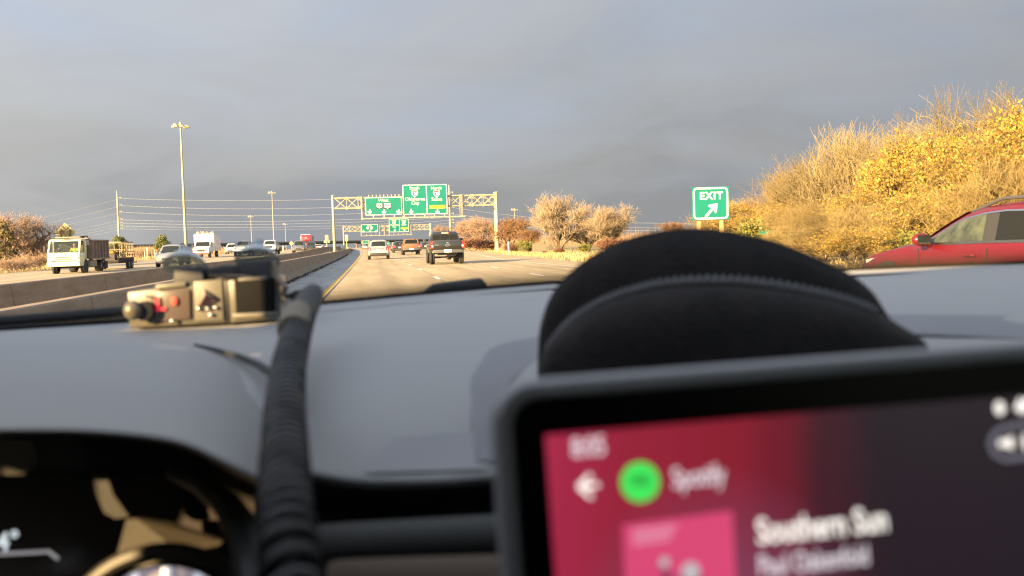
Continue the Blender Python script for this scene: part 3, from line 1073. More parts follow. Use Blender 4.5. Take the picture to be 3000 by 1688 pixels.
def side_window(st, ya, yb, s0, s1, mat, root, name='side_window', n=6, off=.008, yta=None, ytb=None):
    yta = ya if yta is None else yta; ytb = yb if ytb is None else ytb
    for sd in (-1, 1):
        vs, fs = [], []
        for i in range(n + 1):
            t = i / n
            yl, yh = ya + (yb - ya) * t, yta + (ytb - yta) * t
            w, z = side_pt(st, yl, s0, off); vs.append((sd * w, yl, z))
            w2, z2 = side_pt(st, yh, s1, off); vs.append((sd * w2, yh, z2))
        for i in range(n):
            fs.append((2 * i, 2 * i + 1, 2 * i + 3, 2 * i + 2))
        MB().add(vs, fs).build(name, mat, root)


def screen_glass(st, i0, i1, t0, t1, kx, mat, root, name, off=.012, n=3):
    """glass across the sloping front or rear between stations i0 (low) and i1 (high)"""
    a, b = st[i0], st[i1]
    vs, fs = [], []
    for j in range(n + 1):
        t = t0 + (t1 - t0) * j / n
        y = a[0] + (b[0] - a[0]) * t
        wr = (a[4] + (b[4] - a[4]) * t); zr = a[5] + (b[5] - a[5]) * t
        sgn = 1 if b[0] < a[0] else -1
        for u in (-1, -.86, -.5, 0, .5, .86, 1):
            zz = zr + (.02 if u == 0 else .015 if abs(u) == .5 else -.012)
            if abs(u) == 1: zz = zr - .05
            vs.append((u * wr * kx, y + sgn * off, zz + off * .6))
    for j in range(n):
        for i in range(6):
            k = j * 7 + i
            fs.append((k, k + 1, k + 8, k + 7))
    return MB().add(vs, fs).build(name, mat, root, smooth=True)


def car(name, label, cat, loc, rz, body, kind='suv', group=None, wr=.35, lit=False, rails=False, detail=2, tint=glassm, W=.92, H=1.70, L=4.6, extra=None):
    root = empty(name, loc, rz, label, cat, group)
    k = H / 1.70
    if kind == 'suv':
        st = [(0, .40, W * .90, .95, W * .80, 1.02), (.10, .36, W * .97, 1.0, W * .80, 1.10), (.42, .30, W, 1.02, W * .74, 1.58 * k), (.75, .28, W, 1.02, W * .75, 1.655 * k),
              (1.8, .28, W, 1.0, W * .77, 1.70 * k), (2.55, .28, W, .99, W * .76, 1.675 * k), (2.9, .28, W, .98, W * .74, 1.60 * k), (3.62, .28, W, .97, W * .83, 1.07), (4.2, .28, W * .98, .93, W * .78, .99), (L - .12, .28, W * .92, .80, W * .70, .86), (L, .34, W * .82, .68, W * .6, .72)]
        iw, ir = (7, 6), (1, 2)
        win = (.55, 3.35, .9, 2.75)
    elif kind == 'sedan':
        st = [(0, .42, W * .88, .92, W * .75, .97), (.12, .34, W * .96, .96, W * .78, 1.02), (.75, .28, W, .96, W * .78, 1.06), (1.35, .26, W, .95, W * .70, 1.36 * k),
              (1.8, .26, W, .94, W * .72, 1.43 * k), (2.4, .26, W, .93, W * .72, 1.43 * k), (2.75, .26, W, .92, W * .70, 1.37 * k), (3.45, .26, W, .91, W * .82, .98), (4.1, .26, W * .98, .86, W * .76, .92), (L - .12, .28, W * .92, .72, W * .70, .78), (L, .34, W * .82, .60, W * .6, .64)]
        iw, ir = (7, 6), (2, 3)
        win = (1.05, 3.2, 1.45, 2.6)
    bd = MB().loft(rings_of(st), caps=False)
    R = rings_of(st)
    n = len(R[0])
    bd.add(R[0], [tuple(range(n))]); bd.add(R[-1], [tuple(range(n))])
    bd.add([(p[0], p[1], p[2]) for r in R for p in (r[0], r[-1])], [(2 * i, 2 * i + 1, 2 * i + 3, 2 * i + 2) for i in range(len(R) - 1)])
    b = bd.build('body', body, root, smooth=True, angle=50)
    side_window(st, win[0], win[1], .08, .90, tint, root, yta=win[2], ytb=win[3])
    if detail > 1:
        for yy in (1.0 if kind == 'suv' else 1.6, 2.15):
            side_window(st, yy, yy + .09, .06, .94, body if kind == 'suv' else trimm, root, 'pillar', n=1, off=.014)
    screen_glass(st, iw[0], iw[1], .06, .92, .93, tint, root, 'windshield')
    screen_glass(st, ir[0], ir[1], .10, .92, .90, tint, root, 'rear_window')
    for sd in (-1, 1):
        for yy in (.82, L - .85):
            o = MB().tube([(sd * (W - .06), yy, wr), (sd * (W + .004), yy, wr)], wr + .07, 20)
            o.build('wheel_arch', trimm, root)
            wheel(root, sd * (W - .10), yy, wr, .24, sd)
        # head and tail lamps
        o = MB().hexa([(sd * W * .50, L - .10, .66), (sd * W * .88, L - .26, .66), (sd * W * .88, L - .30, .66), (sd * W * .5, L - .2, .66),
                       (sd * W * .50, L - .09, .80), (sd * W * .92, L - .30, .84), (sd * W * .90, L - .5, .84), (sd * W * .5, L - .2, .80)])
        o.build('headlight', litm if lit else headm, root)
        o = MB().hexa([(sd * W * .66, -.035, .78), (sd * W * 1.01, .03, .78), (sd * W * 1.01, .25, .78), (sd * W * .66, .1, .78), (sd * W * .70, -.01, 1.08), (sd * W * 1.01, .06, 1.14), (sd * W * 1.01, .25, 1.14), (sd * W * .70, .15, 1.08)])
        o.build('taillight', tailm, root)
        m_ = MB().sphere((sd * (W + .10), 3.15, 1.06), (.10, .07, .075), 10, 6).tube([(sd * (W - .05), 3.12, 1.0), (sd * (W + .08), 3.15, 1.04)], .025, 6)
        m_.build('mirror', body, root)
    MB().box((0, -.02, .47), (W * 1.72, .16, .22), .9).build('rear_bumper', trimm, root, bevel=.02)
    MB().box((0, L - .02, .42), (W * 1.5, .14, .2), .9).build('front_bumper', trimm if kind == 'suv' else body, root, bevel=.02)
    MB().box((0, L - .015, .62), (W * .85, .05, .16), .95).build('grille', trimm, root)
    pl = MB().box((0, -.045 if True else 0, .80), (.36, .02, .17)).build('licence_plate', platem, root)
    if rails:
        for sd in (-1, 1):
            MB().tube([(sd * W * .66, .7, 1.66 * k), (sd * W * .68, 1.0, 1.74 * k), (sd * W * .68, 2.3, 1.74 * k), (sd * W * .66, 2.6, 1.67 * k)], .025, 6).build('roof_rail', trimm, root)
    if extra: extra(root, st)
    return root


def pickup(name, label, loc, rz, body, group=None, H=1.93, W=.99, L=5.75, wr=.41, lit=False, cap=False, tint=glassm, oncoming=False, lift=.10, cat='pickup truck', badge=False):
    root = empty(name, loc, rz, label, cat, group)
    l = lift
    bz = 1.30 + l * .6                                      # bed rail height
    st = [(0, .60 + l, W * .97, bz - .02, W * .90, bz), (.05, .58 + l, W, bz, W * .90, bz + .02), (1.72, .50 + l, W, bz, W * .90, bz + .02)]
    cabs = [(1.78, .45 + l, W, bz - .08, W * .80, H - .20), (1.98, .45 + l, W, bz - .08, W * .78, H - .04), (2.6, .45 + l, W, bz - .08, W * .78, H), (3.5, .45 + l, W, bz - .1, W * .77, H - .02), (3.75, .45 + l, W, bz - .1, W * .75, H - .09),
            (4.4, .45 + l, W, bz - .14, W * .84, bz - .02), (5.0, .48 + l, W * .99, bz - .18, W * .82, bz - .08), (L - .1, .5 + l, W * .97, bz - .24, W * .80, bz - .14), (L, .55 + l, W * .93, bz - .3, W * .76, bz - .24)]
    if not cap:
        bd = MB().loft(rings_of(st), caps=False)
        R = rings_of(st); n = len(R[0]); bd.add(R[0], [tuple(range(n))]); bd.add(R[-1], [tuple(range(n))])
        bd.build('bed', body, root, smooth=True, angle=40)
    else:
        st = [(0, .55 + l, W * .97, bz - .1, W * .80, H - .16), (.04, .52 + l, W, bz - .1, W * .80, H - .08), (1.72, .45 + l, W, bz - .1, W * .80, H - .02)]
        bd = MB().loft(rings_of(st), caps=False)
        R = rings_of(st); n = len(R[0]); bd.add(R[0], [tuple(range(n))])
        bd.build('bed', body, root, smooth=True, angle=40)
        MB().prism([(-W * .74, -.012, bz - .02), (W * .74, -.012, bz - .02), (W * .68, -.012, H - .22), (W * .58, -.012, H - .15), (-W * .58, -.012, H - .15), (-W * .68, -.012, H - .22)], (0, .02, 0)).build('rear_window', darkglass, root)
    R = rings_of(cabs); n = len(R[0])
    cb = MB().loft(R, caps=False); cb.add(R[0], [tuple(range(n))]); cb.add(R[-1], [tuple(range(n))])
    cb.build('cab', body, root, smooth=True, angle=45)
    # tailgate, trim, bumper
    tg = MB().box((0, -.03, (bz + .62 + l) / 2 + .02), (W * 1.62, .05, bz - .62 - l - .02), 1.0).build('tailgate', body, root, bevel=.015)
    MB().box((0, -.015, bz + .0), (W * 1.72, .09, .05)).build('tailgate_cap', trimm, root, bevel=.01)
    if badge:
        MB().box((0, -.06, bz - .30), (W * 1.5, .012, .012)).build('crease', trimm, tg)
        o = MB(); P = [(.15 * math.cos(a * .3927), -.066, bz - .27 + .062 * math.sin(a * .3927)) for a in range(16)]; o.prism(P, (0, .01, 0)); ov_ = o.build('emblem', chrome, tg)
        o = MB(); P = [(.125 * math.cos(a * .3927), -.070, bz - .27 + .045 * math.sin(a * .3927)) for a in range(16)]; o.add(P, [tuple(range(16))]); o.build('emblem_field', M('emblem_dark', (.03, .04, .08), .3), ov_)
        text('badge', 'EcoBoost', .05, chrome, tg, T(-.62, bz - .24, -.062), .002, .002)
        text('badge', 'FX4', .08, chrome, tg, T(0, bz - .13, -.062), .002, .004)
    MB().box((0, -.10, .62 + l), (W * 1.9, .18, .20), .9).build('rear_bumper', M('bumper_steel', (.13, .125, .11), .45, .6) if badge or cap else trimm, root, bevel=.03)
    MB().box((0, -.205, .64 + l), (.44, .02, .17)).build('licence_plate', platem, root)
    MB().tube([(0, -.25, .50 + l), (0, .2, .50 + l)], .035, 8).box((0, .3, .45 + l), (1.2, .08, .10)).tube([(-.75, 1.05, .42), (.75, 1.05, .42)], .06, 8).sphere((.15, 1.05, .42), .17, 10, 8).box((.25, .5, .42 + l), (.5, .5, .2)).build('hitch_and_axle', trimm, root)
    for sd in (-1, 1):
        o = MB().hexa([(sd * W * .86, -.045, .80 + l), (sd * W * 1.0, -.03, .80 + l), (sd * W * 1.0, .14, .80 + l), (sd * W * .86, .1, .80 + l), (sd * W * .86, -.045, bz - .03), (sd * W * 1.0, -.03, bz - .03), (sd * W * 1.0, .14, bz - .03), (sd * W * .86, .1, bz - .03)])
        o.build('taillight', tailm, root)
        MB().box((sd * W * .90, -.048, .93 + l), (.1, .01, .1)).build('reverse_lamp', platem, root)
        o = MB().hexa([(sd * W * .56, L - .06, .88 + l), (sd * W * .95, L - .1, .88 + l), (sd * W * .95, L - .3, .88 + l), (sd * W * .56, L - .2, .88 + l), (sd * W * .56, L - .06, 1.06 + l), (sd * W * .96, L - .12, 1.06 + l), (sd * W * .96, L - .4, 1.06 + l), (sd * W * .56, L - .2, 1.06 + l)])
        o.build('headlight', litm if lit else headm, root)
        for yy in (1.05, L - .95):
            MB().tube([(sd * (W - .06), yy, wr + .03), (sd * (W + .005), yy, wr + .03)], wr + .09, 22).build('wheel_arch', trimm, root)
            wheel(root, sd * (W - .12), yy, wr, .29, sd)
        m_ = MB().box((sd * (W + .16), 3.75, bz + .02), (.22, .10, .26), .85).tube([(sd * W * .95, 3.7, bz - .12), (sd * (W + .1), 3.75, bz - .05)], .03, 6)
        m_.build('mirror', trimm, root, bevel=.02)
    side_window(cabs, 1.95, 4.0, .10, .92, tint, root, yta=2.02, ytb=3.62)
    side_window(cabs, 2.75, 2.85, .06, .95, body, root, 'pillar', n=1, off=.014)
    screen_glass(cabs, 5, 4, .05, .92, .93, tint, root, 'windshield')
    if not cap:
        y = 1.78
        for xa, xb in ((-.92, -.33), (-.29, .29), (.33, .92)):
            za, zb_ = bz + .06, H - .20
            ta = lambda x, z: x * (W * .83 - (z - bz) * .10)
            MB().prism([(ta(xa, za), y - .01, za), (ta(xb, za), y - .01, za), (ta(xb, zb_), y + .0, zb_), (ta(xa, zb_), y + .0, zb_)], (0, .02, 0)).build('rear_window', darkglass, root)
        MB().box((0, 1.80, H - .10), (.42, .05, .07)).build('brake_lamp', M('brake_lamp_lit', (.8, .3, .25), .4), root)
    MB().box((0, L - .02, .60 + l), (W * 1.8, .18, .22), .95).build('front_bumper', chrome, root, bevel=.03)
    MB().box((0, L - .015, .92 + l), (W * 1.05, .06, .30), .97).box((0, L + .02, .92 + l), (W * 1.0, .02, .05)).build('grille', trimm if not lit else chrome, root)
    return root


def onground(px, dist, up=None):
    return base(px, dist, up)


white_p = paint('white', (.74, .74, .73), .3, .1)
silver_p = paint('silver', (.36, .36, .35), .3, .5)
black_p = paint('black', (.014, .013, .010), .25, .1, .6)
brown_p = paint('copper', (.185, .098, .052), .4, .2, .4)
grey_p = paint('grey', (.20, .205, .21), .3, .5)
dark_p = paint('dark', (.03, .032, .035), .22, .3)
gold_p = paint('beige', (.34, .31, .22), .35, .3)
red_p = paint('crimson', (.12, .005, .010), .36, .1, .3)

LT = 0.04      # tyres rest on the road sheet


def same_way(px, dist):
    b = base(px, dist); b.z += LT
    return b


b = same_way(1311, 57)
pickup('pickup_truck', 'black lifted pickup with three rear window panes, nearest vehicle ahead in our direction', b, 0.0, black_p, H=1.97, wr=.43, lift=.16, badge=True, group='vehicles driving ahead')
b = same_way(1108.5, 85.5)


def crossx(root, st):
    MB().box((0, .40, 1.625), (1.1, .16, .035)).build('spoiler', white_p, root, bevel=.01)
    MB().box((0, .33, 1.60), (.35, .02, .03)).build('brake_lamp', tailm, root)
    MB().box((0, -.035, .93), (.95, .02, .14), .9).build('plate_recess', grey_p, root)


car('crossover', 'white crossover with tall red tail lamps in the left lane ahead', 'crossover', b, .0, M('paint_pearl', (.40, .39, .36), .3, .3, coat=.8), 'suv', 'vehicles driving ahead', rails=True, extra=crossx, W=.94, H=1.72)
b = same_way(1205, 114)
pickup('pickup_truck', 'copper brown pickup with a dark windowed bed cap, ahead of the black one', b, 0.01, brown_p, cap=True, H=1.93, W=1.0, wr=.38, lift=.05, group='vehicles driving ahead')
car('suv', 'black SUV half hidden behind the copper brown pickup', 'SUV', same_way(1170, 152), .03, dark_p, 'suv', 'vehicles driving ahead', H=1.75)
car('suv', 'beige SUV farthest ahead, above the black SUV', 'SUV', same_way(1160, 205), .04, gold_p, 'suv', 'vehicles driving ahead', H=1.8, rails=True)
car('sedan', 'dark sedan far ahead between the brown and black pickups', 'sedan', same_way(1246, 178), .03, dark_p, 'sedan', 'vehicles driving ahead', W=.9)
car('sedan', 'pale small sedan far ahead at the left end of our lanes', 'sedan', same_way(1069, 330), .05, M('paint_cream', (.6, .58, .5), .3, .1, coat=.6), 'sedan', 'vehicles driving ahead', W=.9)

# oncoming traffic (left side, facing us)
ON = 'oncoming vehicles across the median'


def oncoming(px, dist, L):
    """front bumper at dist; the thing's origin is its rear, so step back along the road"""
    b = base(px, dist); y = b.y + L
    return Vector((b.x + bend(y) - bend(b.y), y, G(b.x, y) + LT))


car('crossover', 'silver crossover in the near oncoming lane, left of the suction cups', 'crossover', oncoming(489, 74, 4.6), math.pi, silver_p, 'suv', ON, lit=True, H=1.74, rails=True, W=.95)
car('suv', 'small white SUV half hidden behind the grey pickup, sunlight flaring on it', 'SUV', oncoming(674, 172, 4.6), math.pi, white_p, 'suv', ON, lit=True, H=1.85)
pickup('pickup_truck', 'grey oncoming pickup right of the small white SUV', oncoming(708, 122, 5.75), math.pi, grey_p, ON, H=1.95, lit=True)
pickup('pickup_truck', 'white oncoming pickup under the distant light mast', oncoming(788, 132, 5.75), math.pi, white_p, ON, H=1.95)
car('suv', 'dark jeep-like oncoming SUV in front of the red truck', 'SUV', oncoming(875, 146, 4.6), math.pi, grey_p, 'suv', ON, H=1.85, lit=True, W=.97, wr=.40, rails=True)
car('suv', 'black oncoming SUV right of the dark jeep-like one', 'SUV', oncoming(910, 185, 4.6), math.pi, dark_p, 'suv', ON, H=1.8, lit=True)
car('sedan', 'pale oncoming sedan nearest the blank narrow sign back', 'sedan', oncoming(932, 235, 4.6), math.pi, M('paint_cream', (0, 0, 0)), 'sedan', ON, W=.9, lit=True)

# red SUV abreast on the right: built finer
def red_extra(root, st):
    # black window surround with chrome line under the glass
    for sd in (-1, 1):
        vs, fs = [], []
        for i in range(11):
            y = .55 + (3.30 - .55) * i / 10
            w, z = side_pt(st, y, .0, .012); vs += [(sd * w, y, z - .012), (sd * w, y, z + .022)]
        for i in range(10): fs.append((2 * i, 2 * i + 1, 2 * i + 3, 2 * i + 2))
        MB().add(vs, fs).build('chrome_strip', chrome, root)
        vs, fs = [], []
        ys_ = [3.32, 3.15, 2.95, 2.78, 2.6, 2.2, 1.8, 1.4, 1.0, .8]
        for y in ys_:
            w, z = side_pt(st, y, .90 if y < 2.8 else .90 - (y - 2.8) * .6, .013); vs.append((sd * w, y, z))
            w, z = side_pt(st, y, .95 if y < 2.8 else .95 - (y - 2.8) * .6, .013); vs.append((sd * w, y, z))
        for i in range(len(ys_) - 1): fs.append((2 * i, 2 * i + 1, 2 * i + 3, 2 * i + 2))
        MB().add(vs, fs).build('window_trim', chrome, root)
        for y in (3.30, 1.90, .92):
            o = MB()
            o.tube([(sd * (.94 + .004), y, 1.0), (sd * (.95), y - .03, .8), (sd * (.95), y - .07, .55), (sd * .945, y - .05, .38)], .006, 4)
            o.build('door_seam', trimm, root)
        for y in (2.20, 1.12):
            MB().tube([(sd * .952, y - .11, .905), (sd * .985, y - .07, .912), (sd * .985, y + .07, .915), (sd * .952, y + .11, .915)], .014, 8).build('door_handle', red_p, root)
        MB().box((sd * 1.07, 2.955, 1.11), (.17, .02, .12)).build('mirror_glass', M('mirror_glass', (.1, .11, .1), .05, .9), root)


def red_suv():
    W_, L_ = .945, 5.0
    b = Vector((7.25 + .945, 8.75, G(9, 11) + LT))
    root = empty('suv', b, .03, 'crimson SUV with silver roof rails close by on the right', 'SUV')
    st = [(0, .45, .84, .98, .74, 1.04), (.10, .36, .90, 1.03, .76, 1.14), (.42, .30, .93, 1.07, .70, 1.40), (.75, .28, .94, 1.08, .71, 1.485), (1.2, .28, .945, 1.075, .72, 1.53), (1.8, .28, .945, 1.07, .725, 1.54), (2.3, .28, .945, 1.06, .72, 1.51),
          (2.65, .28, .945, 1.05, .71, 1.445), (2.95, .28, .945, 1.045, .72, 1.34), (3.2, .28, .945, 1.04, .76, 1.225), (3.42, .28, .94, 1.03, .80, 1.12), (3.56, .28, .94, 1.02, .83, 1.075), (4.0, .28, .93, .97, .81, 1.03), (4.5, .28, .91, .90, .77, .95), (L_ - .14, .28, .87, .80, .68, .85), (L_, .34, .78, .66, .58, .72)]
    R = rings_of(st); n = len(R[0])
    bd = MB()
    bd.loft(R, caps=False); bd.add(R[0], [tuple(range(n))]); bd.add(R[-1], [tuple(range(n))])
    bd.build('body', red_p, root, smooth=True, angle=60)
    # side glass: front door pane shows a paler cabin
    side_window(st, 2.03, 3.27, .05, .90, M('clear_car_glass', (.06, .072, .045), .12, spec=.4, var=.6, vscale=4.0, dirt=(.015, .018, .013)), root, yta=2.14, ytb=2.80, n=8)
    side_window(st, .95, 1.80, .06, .90, darkglass, root, yta=1.05, ytb=1.90)
    side_window(st, .58, .90, .08, .88, darkglass, root, yta=.76, ytb=1.0)
    side_window(st, 1.80, 2.03, .04, .93, trimm, root, 'pillar', n=1, off=.006, yta=1.90, ytb=2.14)
    side_window(st, 3.03, 3.08, .05, .62, trimm, root, 'quarter_bar', n=1, off=.015, yta=2.96, ytb=3.0)
    # windshield
    vs, fs = [], []
    sts = [s for s in st if 2.64 < s[0] < 3.55]
    for s in sts:
        for u in (-.9, -.5, 0, .5, .9):
            vs.append((u * s[4], s[0] + .012, s[5] + (.02 - .03 * u * u) + .012))
    for j in range(len(sts) - 1):
        for i in range(4): fs.append((j * 5 + i, j * 5 + i + 1, j * 5 + i + 6, j * 5 + i + 5))
    MB().add(vs, fs).build('windshield', glassm, root, smooth=True)
    for sd in (-1, 1):
        for yy in (.90, 4.02):
            MB().tube([(sd * .88, yy, .37), (sd * .951, yy, .37)], .45, 24).build('wheel_arch', trimm, root)
            wheel(root, sd * .845, yy, .37, .25, sd)
        MB().hexa([(sd * .55, L_ - .02, .66), (sd * .80, L_ - .2, .66), (sd * .8, L_ - .3, .66), (sd * .5, L_ - .2, .66), (sd * .55, L_ - .06, .79), (sd * .885, L_ - .30, .82), (sd * .885, L_ - .62, .86), (sd * .5, L_ - .2, .80)]).build('headlight', headm, root)
        MB().hexa([(sd * .60, -.02, .84), (sd * .90, .06, .84), (sd * .91, .3, .84), (sd * .6, .1, .84), (sd * .62, .0, 1.0), (sd * .9, .08, 1.03), (sd * .91, .3, 1.03), (sd * .62, .15, 1.0)]).build('taillight', tailm, root)
        MB().tube([(sd * .60, .70, 1.50), (sd * .62, .92, 1.59), (sd * .62, 2.0, 1.59), (sd * .60, 2.62, 1.45)], .022, 8).build('roof_rail', M('satin_rail', (.10, .10, .105), .5, .5), root, smooth=True)
        m_ = MB().sphere((sd * 1.06, 3.03, 1.11), (.13, .085, .085), 14, 9).tube([(sd * .92, 3.05, 1.03), (sd * 1.0, 3.03, 1.07)], .035, 8)
        m_.build('mirror', red_p, root, smooth=True)
    MB().box((0, L_ - .06, .44), (1.5, .14, .25), .9).build('front_bumper', trimm, root, bevel=.02)
    MB().box((0, .0, .5), (1.6, .14, .25), .9).build('rear_bumper', trimm, root, bevel=.02)
    red_extra(root, st)


red_suv()


# ------------------------------------------------------------------ people in the work truck
skinm = M('skin', (.42, .24, .16), .6)


def person(label, parent_loc, rz, shirt, hat, lean=0.0):
    """seated figure seen through glass: one continuous body grown from joints, hat and jacket as children"""
    J = {'pel': (0, 0, .0), 'spine': (0, .03 + lean * .3, .28), 'chest': (0, .05 + lean * .6, .45), 'neck': (0, .07 + lean * .8, .56), 'head': (0, .10 + lean, .66), 'top': (0, .10 + lean, .78),
         'shL': (-.17, .05 + lean * .6, .49), 'elL': (-.24, .22 + lean, .28), 'haL': (-.14, .42 + lean, .34), 'shR': (.17, .05 + lean * .6, .49), 'elR': (.24, .22 + lean, .28), 'haR': (.14, .42 + lean, .34),
         'hipL': (-.09, .02, -.02), 'knL': (-.12, .42, .02), 'ftL': (-.12, .50, -.38), 'hipR': (.09, .02, -.02), 'knR': (.12, .42, .02), 'ftR': (.12, .50, -.38)}
    Rr = {'pel': .15, 'spine': .15, 'chest': .16, 'neck': .055, 'head': .085, 'top': .06, 'shL': .065, 'elL': .045, 'haL': .035, 'shR': .065, 'elR': .045, 'haR': .035, 'hipL': .09, 'knL': .06, 'ftL': .045, 'hipR': .09, 'knR': .06, 'ftR': .045}
    E_ = [('pel', 'spine'), ('spine', 'chest'), ('chest', 'neck'), ('neck', 'head'), ('head', 'top'), ('chest', 'shL'), ('shL', 'elL'), ('elL', 'haL'), ('chest', 'shR'), ('shR', 'elR'), ('elR', 'haR'), ('pel', 'hipL'), ('hipL', 'knL'), ('knL', 'ftL'), ('pel', 'hipR'), ('hipR', 'knR'), ('knR', 'ftR')]
    ks = list(J)
    me = bpy.data.meshes.new('person'); me.from_pydata([J[k] for k in ks], [(ks.index(a), ks.index(b)) for a, b in E_], [])
    o = link('person', me); o.location = parent_loc; o.rotation_euler = (0, 0, rz)
    sk = o.modifiers.new('skin', 'SKIN')
    for i, k in enumerate(ks):
        me.skin_vertices[0].data[i].radius = (Rr[k], Rr[k])
    me.skin_vertices[0].data[0].use_root = True
    o.modifiers.new('sub', 'SUBSURF').render_levels = 1
    me.materials.append(skinm)
    tag(o, label, 'person')
    # jacket shell
    jk = MB()
    jk.tube([J['pel'], J['spine'], J['chest'], (0, .06 + lean * .7, .54)], [.17, .175, .185, .09], 12)
    jk.tube([J['shL'], J['elL'], (-.16, .38 + lean, .33)], [.085, .065, .05], 8).tube([J['shR'], J['elR'], (.16, .38 + lean, .33)], [.085, .065, .05], 8)
    jk.build('jacket', shirt, o, smooth=True)
    ht = MB().sphere((0, .09 + lean, .73), (.105, .12, .10), 12, 8, z0=0.0)
    ht.box((0, .20 + lean, .735), (.15, .12, .015))
    ht.build('cap', hat, o, smooth=True)
    return o


# ------------------------------------------------------------------ white cab-over work truck with dump body
def work_truck():
    L = 7.2
    wt = M('paint_truck_white', (.58, .63, .42), .35, .0, coat=.5, var=.04, vscale=2)
    dump = M('dump_body_brown', (.17, .12, .10), .7, .1, var=.35, vscale=2.2)
    dd = M('truck_black', (.022, .022, .022), .7)
    b = base(184, 62.5); 
    ang = math.pi + .0
    root = empty('work_truck', Vector((b.x, b.y, G(b.x, b.y) + LT)), ang, 'white cab-over work truck with a ribbed brown dump body in the far oncoming lane', 'truck', ON)
    # local: +Y forward, origin on the ground under the front bumper
    W = 1.0
    lower = [(0, .48), (.02, .95), (-.02, 1.25), (-.10, 1.38), (-1.62, 1.38), (-1.62, .75), (-1.2, .72), (-1.05, .48)]
    o = MB(); o.prism([(-W, y, z) for y, z in lower], (2 * W, 0, 0)); o.build('cab', wt, root, bevel=.05)
    o = MB(); o.prism([(-W, y, z) for y, z in [(-.40, 2.10), (-.60, 2.24), (-1.55, 2.26), (-1.62, 2.12)]], (2 * W, 0, 0)); o.build('roof', wt, root, bevel=.04)
    o = MB()
    for sd in (-1, 1):
        o.hexa([(sd * .90, -.08, 1.36), (sd * 1.0, -.08, 1.36), (sd * 1.0, -.22, 1.36), (sd * .90, -.2, 1.36), (sd * .86, -.40, 2.14), (sd * .99, -.40, 2.14), (sd * .99, -.54, 2.14), (sd * .86, -.52, 2.14)])
        o.box((sd * .97, -1.42, 1.75), (.06, .38, .80))
    o.build('pillar', wt, root)
    MB().box((0, -1.58, 1.75), (1.9, .05, .78)).build('rear_wall', dd, root)
    tb = M('cab_glass', (.05, .065, .06), .05, spec=.8, alpha=.28)
    nrm = Vector((0, .74, .32)).normalized() * .012
    ws = [(-.92, -.10, 1.40), (.92, -.10, 1.40), (.88, -.40, 2.10), (-.88, -.40, 2.10)]
    o = MB(); o.prism([(a, y + nrm.y, z + nrm.z) for a, y, z in ws], tuple(-nrm)); o.build('windshield', tb, root)
    for sd in (-1, 1):
        o = MB(); o.prism([(sd * 1.003, -.30, 1.42), (sd * 1.003, -1.25, 1.42), (sd * 1.003, -1.25, 2.05), (sd * 1.003, -.55, 2.05)], (sd * .006, 0, 0)); o.build('side_window', tb, root)
        o = MB().box((sd * .74, .035, .98), (.36, .05, .24), .95); o.build('headlight', headm, root, bevel=.03)
        MB().box((sd * 1.16, -.12, 1.62), (.14, .08, .42)).tube([(sd * 1.0, -.2, 1.85), (sd * 1.16, -.12, 1.8)], .02, 6).tube([(sd * 1.0, -.2, 1.38), (sd * 1.16, -.12, 1.45)], .02, 6).build('mirror', dd, root, bevel=.02)
        wheel(root, sd * .86, -1.35, .40, .26, sd, M('grey_wheel', (.35, .33, .3), .6, .3))
        wheel(root, sd * .84, -4.9, .42, .42, sd, M('grey_wheel', (0, 0, 0)))
        MB().tube([(sd * .9, -1.35, .42), (sd * 1.004, -1.35, .42)], .5, 20).build('wheel_arch', dd, root)
        MB().box((sd * .74, .02, .66), (.2, .04, .09)).build('fog_lamp', dd, root)
    MB().box((0, .03, .64), (2.04, .16, .30), .97).build('front_bumper', wt, root, bevel=.03)
    MB().box((0, .045, 1.08), (.95, .03, .045)).box((0, .045, .96), (.9, .03, .045)).box((0, .05, .83), (1.5, .03, .04)).build('grille', dd, root)
    MB().tube([(-.5, -.02, 1.40), (.05, -.06, 1.50)], .012, 5).tube([(.2, -.02, 1.40), (.7, -.06, 1.50)], .012, 5).build('wiper', dd, root)
    MB().box((0, -.45, 2.30), (.5, .25, .06)).box((0, -1.3, 2.32), (1.9, .5, .05)).tube([(-.9, -.7, 2.38), (-.9, -2.3, 2.42)], .05, 6).build('roof_rack', dd, root)
    # frame, tank, boxes
    MB().box((0, -3.6, .68), (.9, 4.6, .18)).box((0, -1.5, .45), (1.6, .3, .2)).tube([(-.7, -1.35, .4), (.7, -1.35, .4)], .06).tube([(-.7, -4.9, .42), (.7, -4.9, .42)], .09).build('chassis', dd, root)
    MB().box((-.95, -2.9, .62), (.35, 1.1, .42)).build('fuel_tank', M('tank_grey', (.3, .27, .22), .6, .3), root, bevel=.04)
    MB().box((-.98, -6.15, .45), (.08, .7, .5)).box((.98, -6.15, .45), (.08, .7, .5)).build('mud_flap', dd, root)
    # dump body: facing end plate, ribbed side, light lower lip
    db = MB()
    x, ya, yb, za, zt = 1.12, -2.05, -6.3, .92, 2.18
    db.box((0, (ya + yb) / 2, za + .03), (2 * x, ya - yb, .06))
    db.box((0, ya, (za + zt) / 2 + .03), (2 * x, .06, zt - za)).box((0, yb, (za + zt) / 2 - .2), (2 * x, .06, zt - za - .4))
    db.box((-x, (ya + yb) / 2, (za + zt) / 2), (.05, ya - yb, zt - za)).box((x, (ya + yb) / 2, (za + zt) / 2), (.05, ya - yb, zt - za))
    dumpo = db.build('dump_body', dump, root)
    rb = MB()
    for k in range(6):
        y = ya - .35 - k * .75
        for sd in (-1, 1): rb.box((sd * (x + .06), y, (za + zt) / 2), (.09, .14, zt - za))
    for sd in (-1, 1): rb.box((sd * (x + .05), (ya + yb) / 2, zt - .03), (.12, ya - yb, .1))
    rb.build('rib', M('dump_rib_brown', (.23, .165, .14), .7, .1, var=.3, vscale=2), dumpo)
